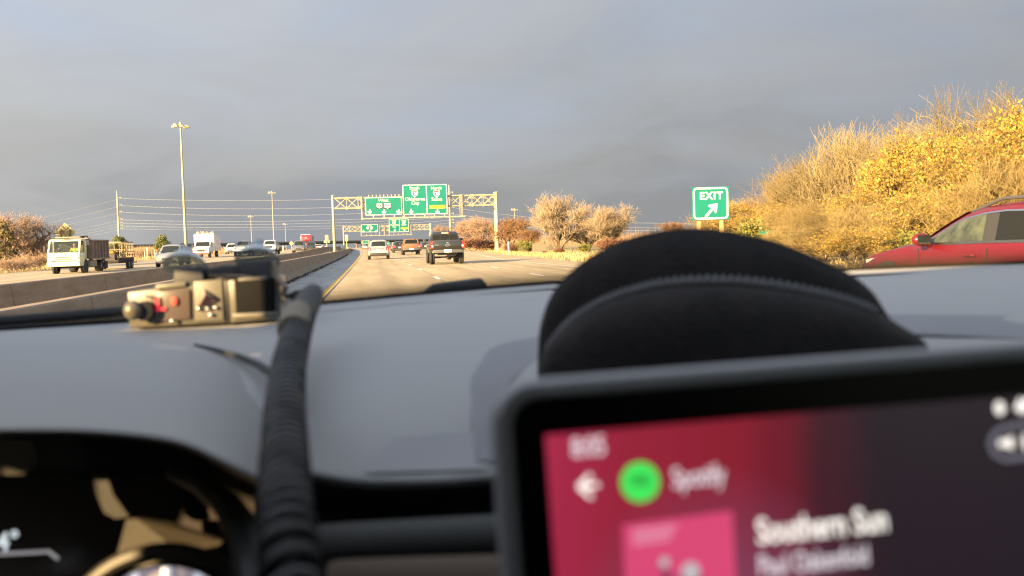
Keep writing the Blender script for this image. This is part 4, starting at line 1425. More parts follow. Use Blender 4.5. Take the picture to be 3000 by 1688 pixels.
    for sd in (-1, 1): MB().box((sd * (x + .07), (ya + yb) / 2, za + .0), (.12, ya - yb, .09)).build('lower_rail', M('rail_tan', (.30, .21, .15), .7), dumpo)
    MB().box((0, -2.0, 2.27), (2.2, .5, .10)).tube([(-1.0, -1.85, 2.33), (1.0, -1.85, 2.33)], .09, 8).build('tarp_roller', M('tarp_tan', (.3, .25, .18), .8), root)
    MB().box((-.85, -1.86, 2.0), (.45, .2, .35)).build('toolbox', M('tool_grey', (.38, .36, .36), .6), root)
    z0 = root.location.z
    c = root.location
    person('person in a dark jacket and pale cap inside the white work truck cab', (c.x - .42, c.y + .95, z0 + 1.12), math.pi, M('dark_jacket', (.04, .05, .06), .8), M('pale_cap', (.5, .42, .33), .8))
    person('person in a yellow high visibility jacket inside the white work truck cab', (c.x + .48, c.y + .95, z0 + 1.12), math.pi, M('hivis_yellow', (.55, .75, .03), .8, emit=None), M('orange_cap', (.7, .25, .15), .8), .05)
    # equipment trailer behind
    tl = empty('equipment_trailer', Vector((c.x + .2, c.y + 8.2, z0)), ang - .0, 'equipment trailer with a tall mesh cage towed by the white work truck', 'trailer')
    fr = MB().box((0, -2.6, .62), (2.1, 4.6, .12)).box((0, .6, .55), (.14, 2.2, .12)).box((-1.02, -2.6, .78), (.06, 4.6, .25)).box((1.02, -2.6, .78), (.06, 4.6, .25)).box((0, -5.2, .5), (2.3, .4, .08))
    fr.build('deck', dd, tl)
    cg = MB(); gx, y0, y1, zz = 1.03, -1.4, -4.9, 2.05
    for sd in (-1, 1):
        for k in range(8):
            y = y0 + (y1 - y0) * k / 7
            cg.box((sd * gx, y, 1.45), (.05, .06, 1.2))
        for z in (1.1, 1.35, 1.6, 1.83, zz): cg.box((sd * gx, (y0 + y1) / 2, z), (.04, y0 - y1, .04 if z < 2 else .08))
    for y in (y0, y1):
        for k in range(5): cg.box((-gx + k * gx / 2, y, 1.45), (.05, .05, 1.2))
        cg.box((0, y, zz), (2 * gx, .06, .08)).box((0, y, 1.5), (2 * gx, .04, .05))
    cg.build('mesh_cage', M('cage_tan', (.24, .19, .11), .6, .2), tl)
    MB().box((-.5, -.6, .95), (.7, .9, .45), .8).box((.4, -.5, .95), (.6, .6, .5), .85).tube([(-.2, -.9, 1.1), (.5, -1.3, 1.5)], .09).build('engine_unit', M('engine_dark', (.06, .05, .05), .6, .2, var=.6, vscale=6), tl)
    MB().box((-.4, -.75, 1.32), (.7, .6, .22), .7).build('tarpaulin', M('orange_tarp', (.34, .15, .02), .7), tl, bevel=.06)
    for sd in (-1, 1):
        for yy in (-3.3, -4.15): wheel(tl, sd * 1.0, yy, .37, .22, sd, M('grey_wheel', (0, 0, 0)))


work_truck()


def box_truck():
    wb = M('paint_box_white', (.74, .73, .69), .45, 0, coat=.3, var=.08, vscale=1.5)
    b = base(588, 118)
    root = empty('box_truck', Vector((b.x, b.y, G(b.x, b.y) + LT)), math.pi, 'white box truck with red clutter on its roof, behind the silver crossover', 'truck', ON)
    W = 1.0
    MB().prism([(-.95, y, z) for y, z in [(0, .5), (.0, 1.15), (-.15, 1.25), (-1.05, 1.35), (-1.65, 1.98), (-2.9, 2.0), (-2.9, .5)]], (1.9, 0, 0)).build('cab', wb, root, bevel=.05)
    MB().prism([(-.82, -1.08, 1.42), (.82, -1.08, 1.42), (.76, -1.58, 1.93), (-.76, -1.58, 1.93)], (0, .03, .05)).build('windshield', glassm, root)
    MB().box((0, -5.0, 1.85), (2.42, 4.9, 2.05)).build('cargo_box', wb, root, bevel=.05)
    MB().box((0, -2.5, 2.93), (2.3, .12, .10)).box((-1.15, -5, 2.93), (.08, 4.6, .1)).box((1.15, -5, 2.93), (.08, 4.6, .1)).build('roof_rail', wb, root)
    r = random.Random(3); o = MB()
    for k in range(26): o.sphere((r.uniform(-1.0, 1.0), r.uniform(-6.8, -2.9), 3.0 + r.uniform(0, .12)), r.uniform(.1, .22), 7, 5)
    o.build('roof_load', M('red_clutter', (.36, .15, .10), .8, var=.6, vscale=3, dirt=(.55, .45, .35)), root)
    for sd in (-1, 1):
        MB().box((sd * .72, .01, .92), (.36, .05, .22)).build('headlight', litm, root)
        MB().box((sd * 1.12, -.95, 1.5), (.24, .1, .3)).build('mirror', trimm, root)
        wheel(root, sd * .86, -.95, .40, .26, sd); wheel(root, sd * .95, -5.6, .42, .34, sd)
        MB().prism([(sd * .953, -1.2, 1.42), (sd * .953, -2.5, 1.42), (sd * .953, -2.5, 1.9), (sd * .953, -1.65, 1.9)], (sd * .01, 0, 0)).build('side_window', glassm, root)
    MB().box((0, .03, .92), (.9, .04, .28)).build('grille', trimm, root)
    MB().box((0, .05, .55), (1.9, .16, .2)).build('front_bumper', M('red_brown', (.25, .08, .06), .5), root, bevel=.03)


box_truck()


def red_semi():
    rp = paint('truck_red', (.48, .02, .025), .35, .0)
    b = base(895, 252, .5)
    root = empty('semi_truck', Vector((b.x, b.y, b.z)), math.pi, 'tall red semi truck rising behind the dark oncoming SUV', 'truck', ON)
    MB().prism([(-1.15, y, z) for y, z in [(0, .6), (0, 1.7), (-.9, 1.85), (-1.3, 2.6), (-3.0, 2.7), (-3.0, .6)]], (2.3, 0, 0)).build('cab', rp, root, bevel=.08)
    MB().prism([(-1.25, y, z) for y, z in [(-1.5, 2.65), (-1.75, 4.0), (-3.2, 4.1), (-3.2, 2.65)]], (2.5, 0, 0)).build('air_deflector', rp, root, bevel=.12)
    MB().box((0, -2.3, 4.14), (2.4, 1.6, .12)).build('deflector_edge', white_p, root)
    text('legend', 'A', .5, whitem, root, Matrix.Translation((0, -1.55, 3.3)) @ Matrix.Rotation(math.pi, 4, 'Z') @ FACE, 0, .0, sx=1.8)
    MB().box((0, -9.5, 2.5), (2.55, 12.5, 2.9)).build('trailer', M('trailer_grey', (.25, .27, .28), .5), root, bevel=.05)
    MB().prism([(-1.0, -.93, 1.95), (1.0, -.93, 1.95), (.95, -1.3, 2.5), (-.95, -1.3, 2.5)], (0, .03, .03)).build('windshield', glassm, root)
    MB().box((0, .02, 1.15), (1.0, .06, .9)).box((0, .05, .65), (2.3, .2, .3)).build('grille', chrome, root)
    for sd in (-1, 1):
        MB().box((sd * .9, .02, 1.05), (.35, .06, .25)).build('headlight', litm, root)
        MB().box((sd * 1.42, -.9, 2.2), (.2, .12, .6)).build('mirror', trimm, root)
        MB().tube([(sd * 1.3, -3.1, .9), (sd * 1.3, -3.1, 3.9)], .09, 8).build('exhaust_stack', chrome, root)
        for y in (-.9, -4.6, -5.8, -13.5, -14.7): wheel(root, sd * 1.0, y, .5, .3, sd)


red_semi()
# ------------------------------------------------------------------ trees


def tube3(vs, fs, p, q, r0, r1):
    d = q - p
    a = d.orthogonal().normalized(); b = d.cross(a).normalized()
    o = len(vs)
    for c, r in ((p, r0), (q, r1)):
        for k in range(3):
            an = k * 2.0944
            vs.append(c + (a * math.cos(an) + b * math.sin(an)) * r)
    for k in range(3):
        k2 = (k + 1) % 3
        fs.append((o + k, o + k2, o + k2 + 3, o + k + 3))


def tree_proto(seed, h=6.0, spread=.75, up=.5, fork=.18, kids=(7, 5, 5, 6), twig=.014, leaf=None, leaf_n=0, leaf_size=.12, lens=(.55, .30, .17, .11), multi=3, trunk_r=.16, wob=.5):
    """returns (trunk mesh data, crown data): limbs in the trunk mesh, twigs (and leaves) in the crown"""
    rg = random.Random(seed)
    tv, tf, cv, cf = [], [], [], []
    lv, lf = [], []

    def branch(p, d, length, r, lev):
        seg = 4 if lev < 2 else 3
        pts = [p]
        cur = d.copy()
        for i in range(seg):
            cur = (cur + Vector((rg.gauss(0, 1), rg.gauss(0, 1), rg.gauss(.18, .8) + (.25 if lev else 0))) * .13 * wob * 2).normalized()
            pts.append(pts[-1] + cur * length / seg)
        V, Fq = (tv, tf) if lev < 2 else (cv, cf)
        for i in range(seg):
            tube3(V, Fq, pts[i], pts[i + 1], max(twig * .7, r * (1 - .75 * i / seg)), max(twig * .5, r * (1 - .75 * (i + 1) / seg)))
        if lev >= len(kids):
            if leaf_n:
                for _ in range(leaf_n):
                    c = pts[0].lerp(pts[-1], rg.random()) + Vector((rg.gauss(0, .1), rg.gauss(0, .1), rg.gauss(0, .1)))
                    nrm = Vector((rg.gauss(0, 1), rg.gauss(0, 1), rg.gauss(0, 1))).normalized()
                    a = nrm.orthogonal().normalized() * leaf_size * rg.choice((.5, .7, .9, 1.2, 1.5)); b = nrm.cross(a)
                    o = len(lv); lv.extend([c - a, c - b * .6, c + a, c + b * .6]); lf.append((o, o + 1, o + 2, o + 3))
            return
        for k in range(kids[lev]):
            t = rg.uniform(.25 if lev else .3, 1.0)
            i = min(seg - 1, int(t * seg)); q = pts[i].lerp(pts[i + 1], t * seg - i)
            az = rg.uniform(0, 6.283)
            perp = cur.orthogonal().normalized(); perp = Matrix.Rotation(az, 3, cur) @ perp
            nd = (cur * up + perp * spread + Vector((0, 0, .28))).normalized()
            branch(q, nd, h * lens[min(lev + 1, len(lens) - 1)] * rg.uniform(.7, 1.25), r * (.55 if lev == 0 else .5), lev + 1)
        return

    for k in range(multi):
        a = k * 6.283 / multi + rg.uniform(-.4, .4)
        tilt = fork * (1 if multi > 1 else .2)
        branch(Vector((.12 * math.cos(a), .12 * math.sin(a), -.1)), Vector((tilt * math.cos(a), tilt * math.sin(a), 1)).normalized(), h * lens[0] * rg.uniform(.85, 1.1), trunk_r, 0)
    return (tv, tf), (cv, cf), (lv, lf)


def bark(name, col, var=.35):
    return M(name, col, .9, var=var, vscale=1.3)


barkg = bark('bark_golden', (.10, .075, .045))
barkp = bark('bark_pinkish', (.19, .13, .09))
barkd = bark('bark_dark', (.12, .09, .065))
twigG = bark('twig_golden', (.26, .20, .13))
twigP = bark('twig_pinkish', (.25, .17, .115))
twigO = bark('twig_orange', (.23, .125, .055))
twigY = bark('twig_yellow', (.20, .148, .055))
leafY = M('leaf_gold', (.33, .215, .026), .7, var=.45, vscale=1.0, dirt=(.17, .105, .02))
leafO = M('leaf_orange', (.19, .10, .038), .7, var=.4, vscale=1.2)
leafG = M('leaf_yellow_green', (.15, .155, .025), .7, var=.4, vscale=1.0)
leafE = M('needle_green', (.12, .135, .035), .8, var=.5, vscale=1.5)
leafR = M('leaf_russet', (.15, .065, .035), .8, var=.4, vscale=1.5)


def mesh_of(name, data, mats):
    me = bpy.data.meshes.new(name)
    vs, fs, idx = [], [], []
    for k, (v, f) in enumerate(data):
        o = len(vs); vs += v; fs += [tuple(i + o for i in q) for q in f]; idx += [k] * len(f)
    me.from_pydata(vs, [], fs)
    for mm in mats: me.materials.append(mm)
    me.polygons.foreach_set('material_index', idx)
    return me


PROTO = {}


def proto(key, seed, bk, tw, lf=None, **kw):
    t, c, l = tree_proto(seed, leaf_n=kw.pop('leaf_n', 0), **kw)
    PROTO[key] = (mesh_of('trunk', [t], [bk]), mesh_of('crown', [c, l], [tw, lf or tw]))


proto('bare1', 1, barkg, twigG, h=6.6, multi=5, kids=(7, 6, 5, 4), spread=.62, fork=.42, twig=.016)
proto('bare2', 2, barkp, twigP, h=6.4, multi=3, kids=(7, 5, 5, 5), spread=.78, fork=.28)
proto('bare3', 3, barkg, twigO, leafO, h=6.0, multi=3, kids=(6, 5, 4, 4), spread=.8, fork=.25, leaf_n=3, leaf_size=.07)
proto('thicket', 4, barkg, twigY, h=6.0, multi=8, kids=(8, 6, 5, 4), spread=.75, fork=.55, twig=.012, lens=(.60, .34, .22, .16))
proto('thicket2', 14, barkg, bark('twig_olive', (.20, .155, .07)), h=6.0, multi=8, kids=(7, 5, 4, 4), spread=.6, fork=.75, twig=.012, lens=(.66, .36, .24, .17))
proto('gold', 5, barkg, twigY, leafY, h=6.4, multi=5, kids=(7, 5, 4, 3), spread=.8, fork=.38, leaf_n=8, leaf_size=.085, twig=.012, lens=(.62, .32, .20, .14))
proto('goldsparse', 6, barkg, twigY, leafY, h=6.4, multi=5, kids=(7, 5, 4, 4), spread=.75, fork=.42, leaf_n=3, leaf_size=.08, twig=.012, lens=(.62, .34, .2, .15))
proto('bush', 7, barkd, twigO, leafR, h=2.2, multi=9, kids=(5, 4, 3), spread=.8, fork=.8, leaf_n=8, leaf_size=.08, twig=.012, lens=(.6, .35, .25), trunk_r=.03)
proto('bushg', 8, barkd, twigY, leafG, h=2.4, multi=9, kids=(5, 4, 3), spread=.8, fork=.7, leaf_n=9, leaf_size=.09, twig=.012, lens=(.6, .35, .25), trunk_r=.03)
proto('scrawny', 9, barkp, twigP, h=4.0, multi=2, kids=(5, 4, 4), spread=.7, fork=.2, twig=.016, lens=(.6, .3, .2), trunk_r=.09)
proto('darkbare', 11, barkd, twigP, h=6.4, multi=3, kids=(7, 5, 5, 5), spread=.95, fork=.42, twig=.016, trunk_r=.24)


def conifer(seed, h=4.0, w=1.5, n=2600, col=None):
    rg = random.Random(seed)
    tv, tf = [], []
    tube3(tv, tf, Vector((0, 0, -.1)), Vector((.05, 0, h * .9)), .12, .03)
    for k in range(40):
        z = h * rg.uniform(.1, .9); a = rg.uniform(0, 6.28); rr = w * math.sin(min(1, (1 - z / h) * 1.5) * 1.57) * .8
        tube3(tv, tf, Vector((0, 0, z * .9)), Vector((rr * math.cos(a), rr * math.sin(a), z)), .03, .01)
    lobes = []
    for k in range(26):
        z = h * rg.uniform(.10, .93); a = rg.uniform(0, 6.28); rr = w * (1 - (z / h) ** 2.2) * rg.uniform(.35, .85)
        lobes.append((Vector((rr * math.cos(a), rr * math.sin(a), z)), rg.uniform(.28, .5) * w * .75))
    lv, lf = [], []
    for i in range(n):
        c, r = rg.choice(lobes)
        d = Vector((rg.gauss(0, 1), rg.gauss(0, 1), rg.gauss(0, 1))).normalized()
        p = c + d * r * rg.uniform(.55, 1.08)
        a = Vector((rg.gauss(0, 1), rg.gauss(0, 1), rg.gauss(0, 1))).normalized() * rg.uniform(.06, .14)
        b = a.cross(d).normalized() * rg.uniform(.04, .09)
        o = len(lv); lv.extend([p - a, p - b, p + a, p + b]); lf.append((o, o + 1, o + 2, o + 3))
    return mesh_of('trunk', [(tv, tf)], [barkd]), mesh_of('crown', [(lv, lf)], [col or leafE])


proto('bushtan', 17, barkp, twigP, h=2.4, multi=10, kids=(6, 5, 4), spread=.8, fork=.8, twig=.014, lens=(.6, .35, .25), trunk_r=.03)
PROTO['conifer'] = conifer(21, 4.2, 1.75, 5200)
PROTO['cedar'] = conifer(22, 6.0, 1.6, 4200, M('cedar_green', (.15, .12, .045), .8, var=.5, vscale=1.5))
_tops = {}
for k, (a, b) in PROTO.items():
    zs = [v.co.z for v in b.vertices]
    _tops[k] = sorted(zs)[int(len(zs) * .995)]


def tree(kind, px, dist, ytop, label, rz=0.0, wide=1.0, name=None, cat='tree', group=None, z=None):
    b = base(px, dist, z)
    H = at(px, ytop, dist).z - b.z
    s = H / _tops[kind]
    e = empty(name or 'tree', b, rz, label, cat, group)
    e.scale = (s * wide, s * wide, s)
    link('trunk', PROTO[kind][0], e); link('crown', PROTO[kind][1], e)
    return e


GR, GL_ = 'autumn trees and shrubs along the right verge', 'trees and shrubs on the left bank'
R_ = [
    # kind, px, dist, ytop, label, rz, wide
    ('bare2', 1375, 190, 640, 'hazy bare tree just left of the gantry right leg, behind the steel pole', .3, 1.15),
    ('bare2', 1300, 240, 660, 'farther bare reddish tree behind the cab of the black pickup', 1.9, 1.2),
    ('bare2', 1415, 160, 635, 'bare pinkish tree between the steel pole and the gantry right leg', 2.2, 1.2),
    ('bare3', 1490, 128, 640, 'orange tree directly right of the gantry right leg', 4.0, 1.25),
    ('bare3', 1542, 120, 672, 'low orange tree in front of the left bare golden tree', 5.1, 1.2),
    ('bare1', 1640, 112, 578, 'tall fan shaped bare golden tree, left of the pair near the exit sign', .0, 1.22),
    ('bare1', 1785, 104, 606, 'bare golden tree, right of the pair, cut by the black case', 2.0, 1.25),
    ('bare1', 1722, 116, 655, 'smaller bare golden tree filling the gap between the tall pair', 3.6, 1.5),
    ('bare3', 1985, 170, 650, 'reddish tree peeping out left of the exit sign', 1.0, 1.3),
    ('goldsparse', 2180, 95, 588, 'golden brown tree directly right of the exit sign', .6, 1.25),
    ('bare3', 2100, 130, 628, 'reddish brown tree behind the exit sign posts', 2.7, 1.3),
    ('thicket', 2140, 105, 592, 'golden brown brush close behind the exit sign', 4.6, 1.35),
    ('scrawny', 2290, 92, 522, 'pale leafless twisted tree poking up left of the big thicket', 1.2, 1.2),
    ('thicket', 2400, 84, 500, 'pale brush thicket at the left end of the big golden mass', .5, 1.2),
    ('thicket2', 2480, 76, 440, 'grey gold leafless thicket rising behind the low brush', 1.5, 1.1),
    ('thicket2', 2590, 70, 372, 'tall leafless whips behind the yellow maple', 4.2, 1.0),
    ('thicket', 2430, 58, 590, 'low spreading brush at the foot of the thicket', 3.0, 1.45),
    ('gold', 2650, 50, 415, 'bright yellow leaved maple in the middle of the golden mass', 2.4, .9),
    ('gold', 2790, 48, 400, 'yellow maple just right of the brightest one', 5.0, .85),
    ('thicket2', 2720, 62, 365, 'bare whips standing above the yellow maples', 2.9, .9),
    ('goldsparse', 2900, 42, 400, 'sparse golden tree above the roof of the red SUV', .9, .95),
    ('thicket2', 2890, 54, 285, 'tall bare whips near the right edge above the yellow trees', 5.5, .8),
    ('gold', 3080, 42, 285, 'orange gold tree cut by the right edge of the view', 3.3, .8),
    ('thicket', 2990, 32, 480, 'combed yellow brush over the rear of the red SUV', 1.8, 1.3),
    ('goldsparse', 2740, 36, 560, 'low golden shrub right behind the red SUV windshield', 4.4, 1.4),
    ('thicket', 2580, 40, 600, 'straw coloured brush at the nose of the red SUV', .2, 1.5),
    ('thicket', 2350, 64, 600, 'straw coloured brush beside the yellow green bush', 5.9, 1.3),
    ('goldsparse', 2290, 74, 600, 'golden sparse tree between the exit sign and the thicket', 2.2, 1.35),
    ('thicket', 2470, 50, 610, 'straw brush low in front of the thicket, right of the case', 1.1, 1.4),
    ('goldsparse', 2540, 46, 560, 'low golden tree at the foot of the yellow maple', 5.2, 1.3),
    ('thicket', 2300, 48, 668, 'lowest straw brush showing over the right slope of the black case', 2.6, 1.7),
    ('thicket', 2410, 42, 660, 'low straw brush left of the nose of the red SUV', 5.3, 1.7),
    ('goldsparse', 2500, 34, 668, 'low golden shrub touching the nose of the red SUV', .8, 1.7),
    ('thicket', 2660, 38, 625, 'straw brush behind the hood of the red SUV', 3.9, 1.4),
    ('goldsparse', 2205, 88, 630, 'low golden tree just right of the exit sign posts', 4.9, 1.3),
]
for kind, px, d, yt, lb, rz, wd in R_:
    tree(kind, px, d, yt, lb, rz, wd, group=GR)
S_ = [
    ('bush', 1640, 92, 728, 'russet shrub at the roadside under the bare golden pair', 0, 1.5),
    ('bush', 1595, 96, 735, 'small russet shrub left of the larger russet shrub', 1.2, 1.2),
    ('bushg', 1712, 88, 715, 'olive shrub right of the russet shrub', .5, 1.0),
    ('bushg', 1540, 104, 705, 'yellow shrub behind the low fence', 2.5, 1.0),
    ('bush', 1500, 112, 715, 'russet shrub by the pale marker post', 3.9, 1.3),
    ('bushg', 2240, 70, 642, 'yellow green bush right of the exit sign', 1.5, 1.3),
    ('bushg', 2690, 34, 675, 'yellow green bush over the red SUV mirror', 2.1, 1.1),
    ('bush', 1790, 84, 700, 'brown shrub at the edge of the black case', 4.4, 1.3),
    ('bush', 1385, 150, 700, 'brown shrub right of the black pickup cab', 2.2, 1.6),
    ('bush', 1430, 138, 705, 'brown shrub at the foot of the gantry right leg', .4, 1.6),
]
for kind, px, d, yt, lb, rz, wd in S_:
    tree(kind, px, d, yt, lb, rz, wd, name='shrub', cat='shrub', group=GR)
L_ = [
    ('darkbare', 55, 84, 628, 'big spreading bare tree with pinkish twigs at the left edge', .4, 1.1),
    ('darkbare', -40, 92, 650, 'second bare tree cut by the left edge', 2.4, 1.1),
    ('bare2', 110, 100, 690, 'lower bare tree between the big tree and the truck cab', 3.4, 1.2),
]
for kind, px, d, yt, lb, rz, wd in L_:
    tree(kind, px, d, yt, lb, rz, wd, group=GL_)
tree('cedar', 14, 80, 652, 'olive green cedar in front of the big bare tree at the left edge', 0, 1.1, name='cedar_tree', group=GL_)
tree('conifer', 477, 128, 689, 'round olive evergreen between the trailer and the light mast', 0, 1.0, name='evergreen_tree', group=GL_)
tree('conifer', 346, 150, 693, 'evergreen peeping above the trailer cage at the power pole foot', 2, 1.3, name='evergreen_tree', group=GL_)
tree('scrawny', 412, 128, 722, 'small bare sapling left of the round evergreen', 1.0, 1.1, group=GL_)
tree('bushtan', 95, 78, 740, 'tan shrub beside the truck cab', .5, 1.6, name='shrub', cat='shrub', group=GL_)
tree('bushtan', 30, 74, 755, 'low brown shrub under the cedar', 2.5, 1.7, name='shrub', cat='shrub', group=GL_)
for i, (px, d, yt, lb) in enumerate([(655, 230, 726, 'dark bush behind the short pale block'), (628, 240, 730, 'brown bush behind the tan block wall'), (812, 200, 722, 'brown bush right of the white oncoming pickup')]):
    tree('bush', px, d, yt, lb, i * 1.3, 1.6, name='shrub', cat='shrub', group=GL_)

# far scrub that reads as one mass
rg = random.Random(77)
sv, sf = [], []
for i in range(9000):
    if i % 2:
        px = rg.uniform(-50, 660); d = rg.uniform(170, 420)
    else:
        px = rg.uniform(1270, 2300) if i % 4 else rg.uniform(380, 460); d = rg.uniform(190, 420) if i % 4 else rg.uniform(165, 200)
    b = base(px, d)
    hh = rg.uniform(.4, 2.2) * (1.0 if px < 700 else 2.0)
    for k in range(3):
        a = rg.uniform(0, 6.28)
        p = b + Vector((rg.gauss(0, .5), rg.gauss(0, .5), 0)); q = p + Vector((.35 * math.cos(a), .35 * math.sin(a), hh * rg.uniform(.5, 1)))
        s = Vector((math.cos(YAW), -math.sin(YAW), 0)) * rg.uniform(.05, .14)
        o = len(sv); sv += [p - s, p + s, q]; sf.append((o, o + 1, o + 2))
me = bpy.data.meshes.new('scrub'); me.from_pydata(sv, [], sf); me.materials.append(M('scrub_brown', (.22, .15, .09), .9, var=.5, vscale=.15))
tag(link('scrub', me), kind='stuff')
# ------------------------------------------------------------------ the car the photograph is taken from
dashm = M('dash_plastic', (.365, .36, .352), .62, bump=.12, bscale=900, spec=.6)
dashd = M('dash_plastic_dark', (.028, .028, .03), .7, spec=.3)
fascia = M('fascia_black', (.012, .012, .012), .6, spec=.3)
rubber = M('rubber_black', (.02, .02, .021), .7)

carroot = empty('own_car', atd(1000, 1449, .5), 0, 'dark grey dashboard and shell of the car the view is taken from', 'car')
CO = carroot.location.copy()


def fg(mb, name, mat, parent, origin=CO, **kw):
    return mb.build(name, mat, parent, origin=origin, **kw)


def lerp_tab(tab, x):
    if x <= tab[0][0]: return tab[0][1]
    for (a, b), (c, d) in zip(tab, tab[1:]):
        if x <= c:
            t = (x - a) / (c - a); t = t * t * (3 - 2 * t) if False else t
            return b + (d - b) * t
    return tab[-1][1]


# dash top: rows given from the windscreen base towards us, columns in display pixels
COLS = [-900, -500, -200, 0, 150, 300, 430, 560, 680, 740, 800, 900, 1000, 1100, 1200, 1300, 1390, 1550, 1750, 1950, 2180, 2350, 2576, 2900, 3300]
rows = [
    # (y table, depth table)
    ([(-900, 900), (-200, 845), (0, 832), (430, 805), (800, 767), (1100, 738), (1390, 714), (1800, 694), (2180, 679), (2576, 664), (3300, 640)], [(-900, .90), (0, 1.05), (800, 1.16), (1390, 1.20), (2180, 1.2), (3300, 1.02)]),
    ([(-900, 905), (-200, 850), (0, 838), (430, 815), (800, 781), (1100, 752), (1390, 728), (1800, 708), (2180, 690), (2576, 675), (3300, 652)], [(-900, .86), (0, 1.0), (800, 1.09), (1390, 1.12), (2180, 1.14), (3300, .98)]),
    ([(-900, 925), (-200, 870), (0, 860), (430, 855), (800, 835), (1100, 805), (1390, 790), (1800, 765), (2180, 742), (2576, 728), (3300, 705)], [(-900, .78), (0, .85), (800, .90), (1390, .92), (2180, .98), (3300, .88)]),
    ([(-900, 990), (-200, 945), (0, 940), (430, 930), (800, 905), (1100, 885), (1390, 872), (1800, 838), (2180, 782), (2350, 776), (2576, 784), (3300, 780)], [(-900, .68), (0, .72), (800, .76), (1390, .78), (2180, .84), (3300, .76)]),
    ([(-900, 1080), (-200, 1030), (0, 1020), (430, 1005), (800, 985), (1100, 968), (1390, 950), (1800, 915), (2180, 838), (2350, 822), (2576, 836), (3300, 850)], [(-900, .60), (0, .63), (800, .65), (1390, .67), (2180, .74), (3300, .68)]),
    ([(-900, 1180), (0, 1110), (430, 1100), (800, 1085), (1100, 1075), (1390, 1060), (1800, 1020), (2180, 950), (2576, 920), (3300, 930)], [(0, .55), (800, .565), (1390, .58), (2180, .64), (3300, .6)]),
    ([(-900, 1230), (0, 1170), (430, 1165), (740, 1150), (800, 1162), (900, 1172), (1100, 1168), (1390, 1140), (1800, 1100), (2576, 1010), (3300, 1010)], [(0, .52), (1390, .54), (2576, .58)]),
    ([(-900, 1260), (0, 1200), (430, 1195), (740, 1180), (800, 1196), (860, 1212), (900, 1215), (1100, 1212), (1240, 1202), (1390, 1180), (1800, 1140), (2576, 1050), (3300, 1050)], [(0, .505), (1390, .52), (2576, .56)]),
    ([(-900, 1270), (0, 1212), (430, 1208), (740, 1195), (800, 1212), (860, 1226), (900, 1231), (1100, 1228), (1240, 1216), (1390, 1192), (1800, 1150), (2576, 1060), (3300, 1060)], [(0, .515), (1390, .53), (2576, .57)]),
]
mb = MB()
def dash_pt(k, x):
    ty, td = rows[k]
    y, d = lerp_tab(ty, x), lerp_tab(td, x)
    if k >= 5:                                    # tucked away beneath the instrument hood
        t = min(1, max(0, (735 - x) / 75))
        y = y * (1 - t) + (1035 + 4 * k) * t; d = d * (1 - t) + .64 * t
    return atd(x, y, d)


mb.loft([[dash_pt(k, x) for x in COLS] for k in range(len(rows))], caps=False)
dash = fg(mb, 'dashboard', dashm, carroot, sub=2)
FC = [x for x in COLS if x >= 680]
# lower fascia, dark, with a horizontal trim band
frs = []
for dy, dd in ((0, .53), (25, .56), (60, .58), (420, .55)):
    frs.append([atd(x, lerp_tab(rows[-1][0], x) + dy, lerp_tab(rows[-1][1], x) - .53 + dd) for x in [655] + FC])
fg(MB().loft(frs, caps=False), 'fascia', fascia, dash, smooth=True)
band = MB().loft([[atd(x, y0 - (x - 800) * .055, d) for x in (790, 850, 950, 1100, 1260, 1400)] for y0, d in ((1318, .50), (1322, .485), (1350, .475), (1430, .47), (1442, .50))], caps=False)
fg(band, 'trim_band', M('trim_grey', (.045, .046, .043), .7), dash, sub=2)
fg(MB().loft([[atd(x, y0 - (x - 800) * .03, d) for x in (820, 1000, 1180, 1320)] for y0, d in ((1408, .46), (1420, .445), (1600, .43))], caps=False), 'lower_shelf', M('shelf_brown', (.10, .065, .04), .7), dash, sub=1)

# defroster strip along the windscreen base and a shade patch painted in front of the case
fg(MB().tube([atd(x, lerp_tab(rows[1][0], x) + 10 + 18 * sm(1000, 1380, x), lerp_tab(rows[1][1], x) - .02 - .06 * sm(1000, 1380, x)) for x in range(800, 1400, 50)], .0028, 6), 'defroster_seam', dashd, dash)


def dash_at(x, y, off=.004):
    ys_ = [lerp_tab(t, x) for t, _ in rows]
    ds_ = [lerp_tab(d, x) for _, d in rows]
    for k in range(len(rows) - 1):
        if y <= ys_[k + 1]:
            t = (y - ys_[k]) / (ys_[k + 1] - ys_[k]); d = ds_[k] + (ds_[k + 1] - ds_[k]) * t
            break
    else:
        d = ds_[-1]
    return atd(x, y, d * (1 - off))


def patch(name, left, right, mat, nu=14, rim=.012):
    """raised soft edged sheet with shade in its colour, on the dash between two lists of display points (same length)"""
    L_, R_ = smooth_out(left, 3), smooth_out(right, 3)
    g = []
    for a, b in zip(L_, R_):
        row = []
        for i in range(nu + 1):
            u = i / nu
            x, y = a[0] + (b[0] - a[0]) * u, a[1] + (b[1] - a[1]) * u
            e = min(1, min(u, 1 - u) * nu / 2.0)
            row.append(dash_at(x, y, .001 + rim * math.sin(e * 1.57)))
        g.append(row)
    return fg(MB().loft(g, caps=False), name, mat, dash, sub=1)


def smooth_out(pts, k=4):
    out = []
    n = len(pts)
    for i in range(n - 1):
        p0, p1, p2, p3 = pts[max(0, i - 1)], pts[i], pts[i + 1], pts[min(n - 1, i + 2)]
        for j in range(k):
            t = j / k
            out.append(tuple(.5 * ((2 * p1[q]) + (-p0[q] + p2[q]) * t + (2 * p0[q] - 5 * p1[q] + 4 * p2[q] - p3[q]) * t * t + (-p0[q] + 3 * p1[q] - 3 * p2[q] + p3[q]) * t ** 3) for q in (0, 1)))
    out.append(pts[-1])
    return out


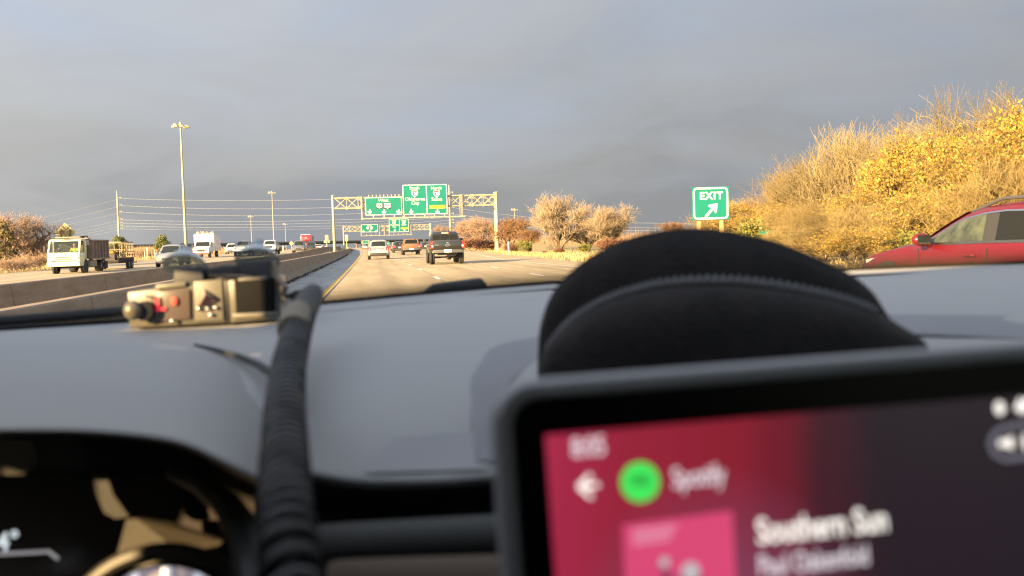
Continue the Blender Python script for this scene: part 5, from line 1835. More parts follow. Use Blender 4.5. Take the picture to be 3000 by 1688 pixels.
dash_shadem = M('dash_shade_grey', (.25, .25, .265), .66, bump=.12, bscale=900, spec=.5)  # darker dash colour standing in for shade and reflection gradients
patch('screen_shade', [(1330, 848), (1255, 862), (1208, 895), (1186, 945), (1182, 1010), (1184, 1080), (1190, 1160)], [(1500, 838), (1420, 880), (1350, 915), (1290, 955), (1262, 1010), (1255, 1080), (1255, 1160)], dash_shadem, rim=.006)
patch('lower_panel', [(985, 1100), (960, 1130), (930, 1160), (900, 1190)], [(1230, 1082), (1235, 1112), (1238, 1150), (1240, 1180)], M('dash_lower_shade', (.345, .342, .35), .64, bump=.12, bscale=900, spec=.5), rim=.004)  # patch carrying the soft shade of the front roll-off in its colour
patch('passenger_shade', [(2200, 790), (2215, 815), (2240, 838)], [(3200, 800), (3200, 850), (3200, 880)], dash_shadem, rim=.003)
# instrument hood
hood_rows = [
    ([(-500, 862), (0, 856), (200, 853), (400, 862), (480, 874), (560, 900), (640, 935), (690, 985)], .80, 0),
    ([(-500, 852), (0, 848), (200, 846), (400, 855), (480, 868), (560, 895), (640, 935), (700, 990)], .76, 0),
    ([(-500, 885), (0, 878), (200, 876), (400, 886), (480, 905), (560, 935), (640, 985), (712, 1040)], .68, 0),
    ([(-500, 950), (0, 942), (200, 940), (400, 950), (480, 975), (560, 1010), (640, 1060), (712, 1110)], .58, 0),
    ([(-500, 1030), (0, 1025), (200, 1024), (400, 1040), (480, 1062), (560, 1100), (640, 1140), (705, 1180)], .51, 0),
    ([(-500, 1078), (0, 1072), (200, 1070), (400, 1088), (480, 1108), (560, 1148), (640, 1186), (700, 1215)], .47, 0),
    ([(-500, 1090), (0, 1085), (200, 1083), (400, 1100), (480, 1122), (560, 1162), (640, 1200), (695, 1228)], .465, 0),
    ([(-500, 1094), (0, 1090), (200, 1088), (400, 1106), (480, 1129), (560, 1170), (640, 1208), (690, 1236)], .475, 0),
]
HC = [-500, -250, 0, 120, 240, 340, 420, 480, 540, 590, 640, 670, 700]
mb = MB().loft([[atd(x, lerp_tab(t, x), d) for x in HC] for t, d, _ in hood_rows], caps=False)
fg(mb, 'instrument_hood', dashm, carroot, sub=2)
# dark cave under the hood, its right wall and back
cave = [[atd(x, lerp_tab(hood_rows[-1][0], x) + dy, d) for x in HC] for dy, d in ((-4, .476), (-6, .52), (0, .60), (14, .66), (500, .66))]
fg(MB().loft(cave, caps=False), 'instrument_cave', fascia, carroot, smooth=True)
edge = [(690, 1236, .475), (650, 1216, .475), (600, 1190, .472), (560, 1178, .47)]
lip = [atd(*p) for p in [(430, 1190, .60), (510, 1222, .56), (570, 1268, .53), (605, 1325, .50), (625, 1390, .48), (636, 1470, .46), (640, 1560, .45)]]
fg(MB().tube(lip, [.004, .006, .008, .009, .009, .009, .009], 8), 'gauge_surround', M('gauge_surround_grey', (.025, .025, .023), .5), carroot, smooth=True)
# gauge panel
cl = empty('instrument_cluster', atd(200, 1500, .60), 0)
cl.parent = carroot; cl.location = cl.location - CO
CL = CO + cl.location
screenk = M('cluster_black', (.022, .018, .017), .25)
fg(MB().add([atd(-300, 1190, .655), atd(640, 1190, .655), atd(640, 1700, .60), atd(-300, 1700, .60)], [(0, 1, 2, 3)]), 'display', screenk, cl, origin=CL)
sunlit_g = M('cluster_sunlit_tan', (.034, .029, .022), .55)  # made-up pieces shaped and tinted as sunlit patches on the cluster
fg(MB().prism([atd(*p) for p in [(318, 1308, .60), (345, 1306, .60), (430, 1318, .60), (560, 1362, .585), (540, 1385, .58), (430, 1372, .58), (320, 1420, .58), (285, 1430, .58)]], (0, .004, 0)), 'trim', sunlit_g, cl, origin=CL)
sunlit_d = M('cluster_sunlit_brown', (.010, .009, .007), .6)  # browner colour for the dimmer sunlit patches
fg(MB().prism([atd(*p) for p in [(-260, 1085, .56), (0, 1098, .56), (85, 1110, .56), (100, 1160, .56), (60, 1195, .56), (-260, 1190, .56)]], (0, .004, 0)), 'side_sunlit_patch', sunlit_d, cl, origin=CL)
fg(MB().prism([atd(*p) for p in [(228, 1180, .60), (262, 1175, .60), (285, 1245, .60), (325, 1300, .60), (290, 1305, .60), (262, 1290, .60), (240, 1240, .60)]], (0, .004, 0)), 'side_sunlit_patch', sunlit_d, cl, origin=CL)
gc = (420, 1640)
def garc(r, d, a0=200, a1=-20, n=30, k=.98):
    return [atd(gc[0] + r * math.cos(math.radians(a0 + (a1 - a0) * i / n)), gc[1] - r * k * math.sin(math.radians(a0 + (a1 - a0) * i / n)), d) for i in range(n + 1)]
fg(MB().tube(garc(262, .545), .0045, 8), 'gauge_ring', M('gauge_brass', (.045, .042, .036), .45, .3), cl, origin=CL, smooth=True)
fg(MB().tube(garc(235, .552), .0035, 8), 'gauge_ring', M('gauge_brass', (0, 0, 0)), cl, origin=CL, smooth=True)
ti = MB()
A_, B_ = garc(222, .56), garc(186, .56)
ti.loft([A_, B_], caps=False)
fg(ti, 'gauge_face', M('gauge_pale', (.10, .09, .10), .5, emit=((.75, .66, .78), .06)), cl, origin=CL)
tk = MB()
for i in range(3, 28, 3):
    tk.tube([A_[i] - Vector((0, .003, 0)), B_[i] - Vector((0, .003, 0))], .003, 5)
fg(tk, 'gauge_tick', M('tick_white', (.7, .7, .75), .5, emit=((.8, .85, 1.0), .12)), cl, origin=CL)

# screens need a plane in space: pixel -> plane intersection
RR = Vector((1, 0, .0265)).normalized()


class Plane3:
    def __init__(s, dx, dy, d, tilt, right=RR):
        s.o = atd(dx, dy, d)
        s.r = right
        upv = right.cross(Vector((0, 1, 0))).normalized()          # roughly up
        if upv.z < 0: upv = -upv
        s.u = (Matrix.Rotation(tilt, 3, right) @ upv).normalized()
        s.n = s.r.cross(s.u).normalized()                           # towards us (-Y)
        if s.n.y > 0: s.n = -s.n

    def hit(s, dx, dy, off=0.0):
        r = ray(dx * DS, dy * DS)
        o = s.o + s.n * off
        t = (o - EYE).dot(s.n) / r.dot(s.n)
        return EYE + r * t

    def uv(s, dx, dy):
        p = s.hit(dx, dy) - s.o
        return p.dot(s.r), p.dot(s.u)

    def pt(s, u, v, off=0.0):
        return s.o + s.r * u + s.u * v + s.n * off

    def mtx(s, u, v, off, rot=0.0, origin=CO):
        m = Matrix.Identity(4)
        z = s.n; x = s.r; y = s.u
        if x.cross(y).dot(z) < 0: z = -z
        for i in range(3):
            m[i][0], m[i][1], m[i][2] = x[i], y[i], z[i]
        p = s.pt(u, v, off) - origin
        return Matrix.Translation(p) @ m @ Matrix.Rotation(rot, 4, 'Z')


E_TEXT = M('lit_text_white', (.1, .1, .1), .5, emit=((1.0, .94, .86), .27))
E_TEXT2 = M('lit_text_grey', (.1, .1, .1), .5, emit=((.92, .84, .90), .20))
cp = Plane3(0, 1355, .60, math.radians(-12))
u, v = cp.uv(22, 1362)
text('readout', '64°', .0155, M('readout_white', (.1, .1, .1), emit=((.85, .95, 1.0), .16)), cl, cp.mtx(u, v, .012, .03, CL), 0, .0004)
u0, v0 = cp.uv(-150, 1398); u1, v1 = cp.uv(135, 1383); u2, v2 = cp.uv(160, 1402)
fg(MB().tube([cp.pt(u0, v0, .01), cp.pt(u1 - .004, v1, .01), cp.pt(u1, v1, .01), cp.pt(u2, v2, .01)], .0012, 6), 'readout_line', M('readout_grey', (.1, .1, .1), emit=((.75, .72, .75), .075)), cl, origin=CL)

# ---- centre touchscreen
ts = empty('touchscreen', atd(1700, 1200, .31), 0)
ts.parent = carroot; ts.location = ts.location - CO
TS = CO + ts.location
SP = Plane3(1238, 966, .300, math.radians(-6))
SW, SH = .33, .21


def rr2(P, u0, v0, u1, v1, r, off, n=7):
    out = []
    for cu_, cv_, a0 in ((u1 - r, v0 + r, -90), (u1 - r, v1 - r, 0), (u0 + r, v1 - r, 90), (u0 + r, v0 + r, 180)):
        for k in range(n + 1):
            a = math.radians(a0 + 90 * k / n)
            out.append(P.pt(cu_ + r * math.cos(a), cv_ + r * math.sin(a), off))
    return out


hs = MB()
rings = []
for ins, off in ((.004, -.017), (0.0, -.014), (0.0, -.004), (.0012, -.001), (.004, 0.0), (.0052, -.0004)):
    rings.append(rr2(SP, ins, -SH + ins, SW - ins, -ins, .013 - ins * .6, off))
hs.loft(rings, closed=True, caps=True)
fg(hs, 'housing', M('screen_housing', (.34, .35, .385), .45, spec=.7), ts, origin=TS, smooth=True)
gl = MB(); P = rr2(SP, .0055, -SH + .0055, SW - .0055, -.0055, .009, .0004); gl.add(P, [tuple(range(len(P)))])
fg(gl, 'glass', M('screen_glass', (.004, .004, .004), .3, spec=.08), ts, origin=TS)


def screen_mat():
    mt = bpy.data.materials.new('display_lit'); mt.use_nodes = True
    t = mt.node_tree; L = t.links.new; b = t.nodes['Principled BSDF']
    b.inputs['Base Color'].default_value = (.01, .01, .01, 1); b.inputs['Roughness'].default_value = .3; b.inputs['Specular IOR Level'].default_value = .2
    uv = N(t, 'ShaderNodeUVMap'); sep = N(t, 'ShaderNodeSeparateXYZ'); L(uv.outputs[0], sep.inputs[0])
    # horizontal fade of the app background from crimson to near black, soft mauve patch
    r = ramp(t, [(0.0, (.42, .028, .075)), (.03, (.36, .022, .060)), (.10, (.30, .018, .040)), (.20, (.25, .014, .030)), (.255, (.16, .012, .024)), (.31, (.055, .013, .022)), (.38, (.022, .014, .020)), (1.0, (.014, .012, .016))], 'EASE')
    nz = N(t, 'ShaderNodeTexNoise', inp={'Scale': 2.2, 'Detail': 1.0}); L(uv.outputs[0], nz.inputs['Vector'])
    a = N(t, 'ShaderNodeMath', operation='MULTIPLY_ADD', inp={1: .10, 2: -.05}); L(nz.outputs['Fac'], a.inputs[0])
    ad = N(t, 'ShaderNodeMath', operation='ADD'); L(sep.outputs['X'], ad.inputs[0]); L(a.outputs[0], ad.inputs[1]); L(ad.outputs[0], r.inputs[0])
    g = N(t, 'ShaderNodeTexGradient', gradient_type='SPHERICAL')
    mp = N(t, 'ShaderNodeMapping'); mp.inputs['Location'].default_value = (-1.05, 1.25, 0); mp.inputs['Scale'].default_value = (6.0, 5.5, 1)
    L(uv.outputs[0], mp.inputs[0]); L(mp.outputs[0], g.inputs[0])
    gm = N(t, 'ShaderNodeMath', operation='MULTIPLY', inp={1: .75}); L(g.outputs['Fac'], gm.inputs[0])
    mx = N(t, 'ShaderNodeMixRGB', inp={2: (.20, .085, .17, 1)}); L(gm.outputs[0], mx.inputs[0]); L(r.outputs[0], mx.inputs[1])
    L(mx.outputs[0], b.inputs['Emission Color']); b.inputs['Emission Strength'].default_value = 1 / 4.92
    return mt


u0, v0 = SP.uv(1370, 1094)
DW, DH = SW - .016 - u0, .176
dm = bpy.data.meshes.new('display')
cs = [(u0, v0), (u0 + DW, v0), (u0 + DW, v0 - DH), (u0, v0 - DH)]
dm.from_pydata([SP.pt(a, b, .0010) - TS for a, b in cs], [], [(0, 1, 2, 3)])
ul = dm.uv_layers.new(name='UVMap')
for i, q in enumerate([(0, 0), (1, 0), (1, -DH / DW), (0, -DH / DW)]): ul.data[i].uv = q
dm.materials.append(screen_mat())
disp = link('display', dm, ts)


def stext(s, dx0, dx1, dy, size, mat, bold=0.0001, off=.0016, dyr=None):
    """write s so that it runs from dx0 to dx1 at height dy on the screen"""
    (ua, va), (ub, vb) = SP.uv(dx0, dy), SP.uv(dx1, dyr if dyr else dy)
    o = text('legend', s, size, mat, None, Matrix.Identity(4), 0, bold)
    xs_ = [v.co.x for v in o.data.vertices]; w = max(xs_) - min(xs_); mid = (max(xs_) + min(xs_)) / 2
    k = (ub - ua) / w
    o.data.transform(SP.mtx((ua + ub) / 2, (va + vb) / 2, off, 0, TS) @ Matrix.Diagonal((k, 1, 1, 1)) @ Matrix.Translation((-mid, 0, 0)))
    o.parent = ts
    return o


stext('8:05', 1436, 1518, 1128, .0085, E_TEXT2, dyr=1121)
stext('Spotify', 1688, 1820, 1204, .0090, E_TEXT2, dyr=1192)
stext('Southern Sun', 1900, 2225, 1334, .0112, E_TEXT, dyr=1310, bold=.0002)
stext('Paul Oakenfold', 1905, 2178, 1420, .0092, E_TEXT2, dyr=1399)
E_GREEN = M('app_green', (.02, .02, .02), emit=((.055, .80, .11), 1 / 4.92 * 1.05))
E_DGREEN = M('app_green_dark', (.02, .02, .02), emit=((.02, .20, .035), 1 / 4.92))
E_PINK = M('cover_pink', (.02, .02, .02), emit=((.70, .068, .18), 1 / 4.92))
E_PINKL = M('cover_pink_light', (.02, .02, .02), emit=((.80, .32, .45), 1 / 4.92))
E_GREY = M('icon_grey', (.02, .02, .02), emit=((.16, .15, .19), 1 / 4.92))
E_COVERG = M('cover_grey', (.02, .02, .02), emit=((.55, .5, .52), 1 / 4.92))
E_COVERD = M('cover_dark', (.02, .02, .02), emit=((.17, .05, .10), 1 / 4.92))


def disc(name, dx, dy, r, mat, off=.0016, n=32, parent=None, sq=1.0):
    u, v = SP.uv(dx, dy)
    return fg(MB().add([SP.pt(u + r * math.cos(6.2832 * k / n), v + r * sq * math.sin(6.2832 * k / n), off) for k in range(n)], [tuple(range(n))]), name, mat, ts, origin=TS)


def poly(name, pts, mat, off=.0016):
    return fg(MB().add([SP.hit(x, y, off) for x, y in pts], [tuple(range(len(pts)))]), name, mat, ts, origin=TS)


disc('app_icon', 1607, 1211, .0062, E_GREEN)
for k, (dy, w, th) in enumerate(((-9, .0034, .0004), (0, .0028, .00034), (8, .0023, .0003))):
    u, v = SP.uv(1607, 1211 + dy)
    fg(MB().tube([SP.pt(u + w * q, v + .0007 - .0011 * q * q - .0003 * q, .0020) for q in [i / 6 - 1 for i in range(13)]], th, 5), 'app_icon_arc', E_DGREEN, ts, origin=TS)
def seg(name, a, b, r, mat):
    fg(MB().tube([SP.hit(*a, .0018), SP.hit(*b, .0018)], r, 8), name, mat, ts, origin=TS)
ar = MB()
for a, b in (((1456, 1224), (1506, 1220)), ((1456, 1224), (1486, 1194)), ((1456, 1224), (1488, 1252))): ar.tube([SP.hit(*a, .0018), SP.hit(*b, .0018)], .0006, 8)
fg(ar, 'back_arrow', E_TEXT, ts, origin=TS)
poly('album_cover', [(1566, 1321), (1842, 1285), (1856, 1560), (1580, 1600)], E_PINK)
o = MB()
for k in range(3):
    y = 1333 + k * 15
    o.add([SP.hit(1592, y, .0019), SP.hit(1702 - 8 * k, y - 13, .0019), SP.hit(1703 - 8 * k, y - 6, .0019), SP.hit(1593, y + 8, .0019)], [(0, 1, 2, 3)])
fg(o, 'album_caption', E_PINKL, ts, origin=TS)
disc('album_shape', 1733, 1435, .0030, E_COVERG, .0019)
disc('album_shape', 1667, 1411, .0016, E_COVERG, .0019)
poly('album_shape', [(1655, 1400), (1668, 1420), (1682, 1440), (1700, 1470), (1702, 1520), (1660, 1520), (1668, 1450)], E_COVERD, .0018)
poly('album_shape', [(1708, 1448), (1765, 1445), (1775, 1530), (1700, 1530)], E_COVERD, .0018)
disc('status_icon', 2507, 1026, .0017, E_TEXT, sq=1.3)
stext('4G', 2545, 2592, 1022, .0060, E_TEXT, bold=.0005)
o = MB()
path = [(2700, 1062), (2560, 1070), (2525, 1076), (2502, 1090), (2490, 1115), (2502, 1142), (2528, 1156), (2560, 1152), (2700, 1142)]
o.tube([SP.hit(x, y, .0016) for x, y in path], .0009, 8)
fg(o, 'volume_pill', E_GREY, ts, origin=TS)
poly('volume_icon', [(2512, 1108), (2530, 1106), (2548, 1096), (2549, 1132), (2532, 1124), (2513, 1124)], E_TEXT)
stext('II', 2566, 2600, 1112, .007, E_TEXT)

# ---- lower windscreen edge: dotted black band of the glass, wipers, cowl
def frit_mat():
    mt = bpy.data.materials.new('glass_dotted_band'); mt.use_nodes = True
    t = mt.node_tree; L = t.links.new; b = t.nodes['Principled BSDF']; out = t.nodes['Material Output']
    b.inputs['Base Color'].default_value = (.03, .027, .022, 1); b.inputs['Roughness'].default_value = .8
    uv = N(t, 'ShaderNodeUVMap'); sep = N(t, 'ShaderNodeSeparateXYZ'); L(uv.outputs[0], sep.inputs[0])
    s1 = N(t, 'ShaderNodeMath', operation='SINE'); s2 = N(t, 'ShaderNodeMath', operation='SINE')
    m1 = N(t, 'ShaderNodeMath', operation='MULTIPLY', inp={1: 1500.0}); m2 = N(t, 'ShaderNodeMath', operation='MULTIPLY', inp={1: 1500.0})
    L(sep.outputs['X'], m1.inputs[0]); L(sep.outputs['Y'], m2.inputs[0]); L(m1.outputs[0], s1.inputs[0]); L(m2.outputs[0], s2.inputs[0])
    mu = N(t, 'ShaderNodeMath', operation='MULTIPLY'); L(s1.outputs[0], mu.inputs[0]); L(s2.outputs[0], mu.inputs[1])
    mr = N(t, 'ShaderNodeMapRange', inp={1: 0.0, 2: .042, 3: -.75, 4: .95}); L(sep.outputs['Y'], mr.inputs[0])
    gt = N(t, 'ShaderNodeMath', operation='GREATER_THAN'); L(mu.outputs[0], gt.inputs[0]); L(mr.outputs[0], gt.inputs[1])
    tr = N(t, 'ShaderNodeBsdfTransparent'); mx = N(t, 'ShaderNodeMixShader'); L(gt.outputs[0], mx.inputs[0]); L(tr.outputs[0], mx.inputs[1]); L(b.outputs[0], mx.inputs[2]); L(mx.outputs[0], out.inputs[0])
    return mt


b0 = rows[0]
fr = bpy.data.meshes.new('windshield_band'); vs, uvs, fs = [], [], []
xs_ = list(range(-500, 3201, 50))
for i, x in enumerate(xs_):
    y = lerp_tab(b0[0], x); d = lerp_tab(b0[1], x) + .01
    p = atd(x, y, d); q = atd(x, y - 52, d - .035)
    vs += [p - CO, q - CO]; uvs += [(i * .024, 0), (i * .024, .042)]
for i in range(len(xs_) - 1): fs.append((2 * i, 2 * i + 2, 2 * i + 3, 2 * i + 1))
fr.from_pydata(vs, [], fs); ul = fr.uv_layers.new(name='UVMap')
for lp in fr.loops: ul.data[lp.index].uv = uvs[lp.vertex_index]
fr.materials.append(frit_mat()); link('windshield_band', fr, carroot)
fg(MB().tube([atd(x, lerp_tab(b0[0], x) - 1, lerp_tab(b0[1], x) + .015) for x in xs_], .0035, 6), 'windshield_seal', rubber, carroot, smooth=True)
cw = M('cowl_black', (.05, .052, .055), .6)
fg(MB().prism([atd(*p, 1.34) for p in [(1035, 760), (1062, 738), (1092, 716), (1150, 708), (1212, 700), (1219, 708), (1230, 724), (1300, 717), (1400, 708), (1600, 700), (1600, 730), (1400, 735), (1200, 752)]], (0, .03, 0)), 'cowl_cover', cw, carroot, bevel=.003)
fg(MB().tube([atd(-300, 838, 1.15), atd(0, 808, 1.2), atd(150, 797, 1.22), atd(322, 782, 1.24)], .0062, 8), 'wiper_blade', rubber, carroot, smooth=True)
fg(MB().loft([[atd(x, y - x * .035 + 20 * (0), d) for x in (-500, 0, 430)] for y, d in ((818, 1.3), (826, 1.28), (850, 1.10), (858, 1.05))], caps=False), 'cowl_panel', cw, carroot)
fg(MB().loft([[atd(x, lerp_tab(b0[0], x) + k, 1.36 - .02 * k) for x in range(-400, 3300, 100)] for k in (-1, 6, 12)], caps=False), 'cowl_panel', rubber, carroot)

# ---- the rest of the shell, outside the view: roof, right door, sun-blocking left side, rear, seats' height back wall
shell = M('headliner', (.20, .195, .19), .9)
ex = Vector(EYE)


def sbox(x0, x1, y0, y1, z0, z1):
    return MB().box((ex.x + (x0 + x1) / 2, (y0 + y1) / 2, ex.z + (z0 + z1) / 2), (x1 - x0, y1 - y0, z1 - z0))


fg(sbox(-.62, 1.15, -2.0, .22, .27, .31), 'roof', shell, carroot, bevel=.01)
fg(sbox(-.62, 1.15, -2.05, -2.0, -.9, .31), 'rear_wall', shell, carroot)
def sun_mask_side():
    """unseen left shell side, added to block the sun; gaps aim it inside"""
    mb_ = MB()
    holes = [(.13, .26, -.045, .03), (.325, .385, .090, .108)]
    ys_ = [-2.0, .13, .26, .325, .385, .50]; zs_ = [-.95, -.045, .03, .090, .108, .30]
    for a, b in zip(ys_, ys_[1:]):
        for c, d_ in zip(zs_, zs_[1:]):
            if any(h[0] <= a and b <= h[1] and h[2] <= c and d_ <= h[3] for h in holes): continue
            q = sbox(-.66, -.62, a, b, c, d_); mb_.add(q.v, q.f)
    P = lambda pts: mb_.prism([(-.66, y, EYE.z + z) for y, z in pts], (.04, 0, 0))
    P([(.50, -.95), (1.15, -.95), (1.15, .045), (.73, .045), (.53, .112), (.50, .112)])
    P([(.50, .10), (.545, .10), (.545, .30), (.50, .30)])
    P([(.546, .160), (.73, .118), (.73, .045), (.75, .045), (.75, .30), (.546, .30)])
    return mb_


fg(sun_mask_side(), 'shell_side', shell, carroot)
d = sbox(1.13, 1.17, -2.0, 1.15, -.95, -.05); d2 = sbox(1.13, 1.17, -.9, -.6, -.05, .30); d.add(d2.v, d2.f)
fg(d, 'shell_side', shell, carroot)
fg(sbox(-.62, 1.15, -2.0, 1.5, -.95, -.90), 'floor', shell, carroot)
fg(sbox(-.62, 1.15, 1.2, 1.25, -.90, -.16), 'bulkhead', fascia, carroot)
for s, x in ((-1, -.64), (1, 1.15)):
    fg(MB().tube([(x + s * .08, 1.28, ex.z - .12), (x + s * .08, 1.0, ex.z + .16), (x + s * .05, .6, ex.z + .27), (x, .22, ex.z + .31)], .03, 8), 'windshield_pillar', shell, carroot)

# ------------------------------------------------------------------ soft black case on the dash
leather = M('black_leather', (.024, .020, .019), .8, bump=.3, bscale=300, spec=.3, var=.45, vscale=30)
case = empty('soft_case', atd(1800, 930, .58), 0, 'black domed soft case with grey stitching propped behind the touchscreen', 'case')
KC = case.location.copy()


def dome(outline, ybot, d_edge, d_front, d_back, rows_=8, botx=None):
    """outline: display points left to right; each column runs from the bottom line up to the outline"""
    f, bk = [], []
    n = len(outline)
    for s in range(rows_ + 1):
        t = s / rows_
        rf, rb_ = [], []
        for i, (x, y) in enumerate(outline):
            yb = ybot(x)
            yy = yb + (y - yb) * t
            e = math.sin(math.pi * i / (n - 1)) ** .5
            bulge = math.sqrt(max(0, 1 - t ** 4)) * e
            rf.append(atd(x, yy, d_edge + (d_front - d_edge) * bulge))
            rb_.append(atd(x, yy, d_edge + (d_back - d_edge) * bulge))
        f.append(rf); bk.append(rb_)
    return MB().loft(f, caps=False).loft(bk, caps=False)


def smooth_out(pts, k=4):
    out = []
    n = len(pts)
    for i in range(n - 1):
        p0, p1, p2, p3 = pts[max(0, i - 1)], pts[i], pts[i + 1], pts[min(n - 1, i + 2)]
        for j in range(k):
            t = j / k
            out.append(tuple(.5 * ((2 * p1[q]) + (-p0[q] + p2[q]) * t + (2 * p0[q] - 5 * p1[q] + 4 * p2[q] - p3[q]) * t * t + (-p0[q] + 3 * p1[q] - 3 * p2[q] + p3[q]) * t ** 3) for q in (0, 1)))
    out.append(pts[-1])
    return out


back_o = smooth_out([(1352, 925), (1354, 870), (1360, 815), (1385, 745), (1430, 688), (1500, 635), (1590, 596), (1680, 577), (1760, 573), (1850, 584), (1950, 607), (2060, 650), (2140, 690), (2195, 735), (2222, 775), (2238, 800)])
ff = fg(dome(back_o, lambda x: 960 - (x - 1350) * .07, .640, .622, .665), 'back_panel', leather, case, origin=KC, smooth=True, angle=60)
fr_o = smooth_out([(1356, 940), (1362, 895), (1385, 850), (1430, 805), (1500, 760), (1580, 728), (1680, 708), (1800, 702), (1920, 710), (2040, 730), (2140, 755), (2210, 785), (2270, 822), (2315, 850), (2335, 870)])
fg(dome(fr_o, lambda x: 975 - (x - 1350) * .07, .600, .560, .635), 'front_panel', leather, case, origin=KC, smooth=True, angle=60)
stm = M('grey_thread', (.26, .26, .28), .8)
st = MB()
cpts = smooth_out([(1375, 880), (1430, 812), (1500, 765), (1580, 733), (1680, 711), (1800, 704), (1920, 712), (2040, 732), (2140, 757), (2205, 783)], 12)
zz = []
for i, (x, y) in enumerate(cpts):
    p = atd(x, y + (7 if i % 2 else -7), .593); zz.append(p)
st.tube(zz, .0018, 5)
fg(st, 'stitching', stm, case, origin=KC)
sm_ = MB().tube([atd(x, y + 14, .588) for x, y in cpts], .0022, 6)
fg(sm_, 'piping', leather, case, origin=KC, smooth=True)

# ------------------------------------------------------------------ radar detector and its suction mount
DD = .98
rd = empty('radar_detector', atd(510, 815, DD), 0, 'small tan windshield radar detector with red glowing letters and two suction cups', 'radar detector')
RC = rd.location.copy()
tanp = M('smoked_plastic_tan', (.080, .074, .054), .35, coat=.4, var=.25, vscale=60)
tanl = M('pale_plastic_tan', (.105, .097, .072), .4, coat=.3)
dk = M('detector_black', (.012, .012, .012), .35)


def slab(pts, depth, name, mat, parent=None, d=DD, bevel=.0015, dist=None):
    return fg(MB().prism([atd(x, y, d) for x, y in pts], (0, depth, 0)), name, mat, parent or rd, origin=RC, bevel=bevel)


slab([(320, 735), (562, 706), (569, 812), (326, 826)], .055, 'housing', tanp)
slab([(572, 705), (704, 694), (706, 800), (577, 813)], .055, 'speaker_housing', tanp)
slab([(563, 704), (573, 704), (580, 815), (570, 817)], .05, 'gap', dk, d=DD - .001)
slab([(588, 704), (690, 698), (692, 786), (594, 793)], .004, 'dark_window', M('detector_window', (.006, .006, .006), .75, spec=.1), d=DD - .003)
slab([(583, 789), (700, 784), (700, 797), (584, 803)], .003, 'lower_lip', tanl, d=DD - .004)
slab([(390, 716), (468, 708), (468, 722), (390, 730)], .003, 'upper_bar', tanl, d=DD - .004)
slab([(390, 733), (478, 727), (480, 803), (394, 812)], .003, 'label_window', M('window_brown', (.075, .055, .045), .3, coat=.5), d=DD - .003)
slab([(486, 708), (560, 702), (564, 806), (490, 810)], .003, 'speaker_panel', tanl, d=DD - .003)
# speaker cone and chrome beads placed for the small glints
o = MB(); c = atd(522, 752, DD - .004)
o.tube([c + Vector((0, .0, 0)), c + Vector((0, -.010, .004))], [.0135, .002], 3)
fg(o, 'speaker_cone', M('cone_plum', (.06, .025, .025), .25, coat=.8), rd, origin=RC)
for x, y in ((500, 777), (523, 776), (542, 774), (530, 792), (433, 808), (518, 744)):
    fg(MB().sphere(atd(x, y, DD - .006), .0022, 8, 6), 'glint_bead', chrome, rd, origin=RC, smooth=True)
redled = M('red_led', (.3, .02, .03), emit=((1.0, .03, .06), .12))
redled2 = M('red_led_dim', (.3, .05, .03), emit=((1.0, .13, .08), .08))
pl_ = Plane3(402, 766, DD - .006, 0)
m_ = pl_.mtx(0, 0, 0, .0, RC)
text('led_letter', 'L', .0195, redled, rd, m_ @ Matrix.Rotation(.06, 4, 'Z'), 0, .0009)
c = atd(438, 758, DD - .006)
fg(MB().sphere(c, (.0034, .001, .0045), 14, 8), 'led_spot', redled2, rd, origin=RC)
# volume knob: black ring with a tan ball cap
c = atd(368, 781, DD - .002)
fg(MB().tube([c + Vector((0, .004, 0)), c + Vector((0, -.012, 0))], .0098, 24), 'knob', dk, rd, origin=RC, bevel=.001)
c = atd(334, 781, DD - .016)
fg(MB().sphere(c, (.0092, .008, .0100), 20, 12), 'knob_cap', M('knob_tan', (.09, .08, .055), .35, coat=.5), rd, origin=RC, smooth=True)
o = MB().tube([atd(366 + 30 * math.cos(a), 781 - 36 * math.sin(a), DD - .004) for a in [math.radians(q) for q in range(-60, 100, 10)]], .0016, 6)
fg(o, 'knob_collar', tanl, rd, origin=RC)
# cups
cupm = bpy.data.materials.new('clear_vinyl'); cupm.use_nodes = True
t = cupm.node_tree; b = t.nodes['Principled BSDF']; b.inputs['Base Color'].default_value = (.38, .44, .48, 1); b.inputs['Roughness'].default_value = .12; b.inputs['Coat Weight'].default_value = 1
tr = N(t, 'ShaderNodeBsdfTransparent', inp={0: (.85, .9, .88, 1)}); fz = N(t, 'ShaderNodeLayerWeight', inp={0: .35}); mx = N(t, 'ShaderNodeMixShader')
mrr = N(t, 'ShaderNodeMapRange', inp={1: 0, 2: 1, 3: .45, 4: .98}); t.links.new(fz.outputs['Facing'], mrr.inputs[0]); t.links.new(mrr.outputs[0], mx.inputs[0]); t.links.new(tr.outputs[0], mx.inputs[1]); t.links.new(b.outputs[0], mx.inputs[2]); t.links.new(mx.outputs[0], t.nodes['Material Output'].inputs[0])
blk = M('mount_dark', (.022, .022, .026), .6)
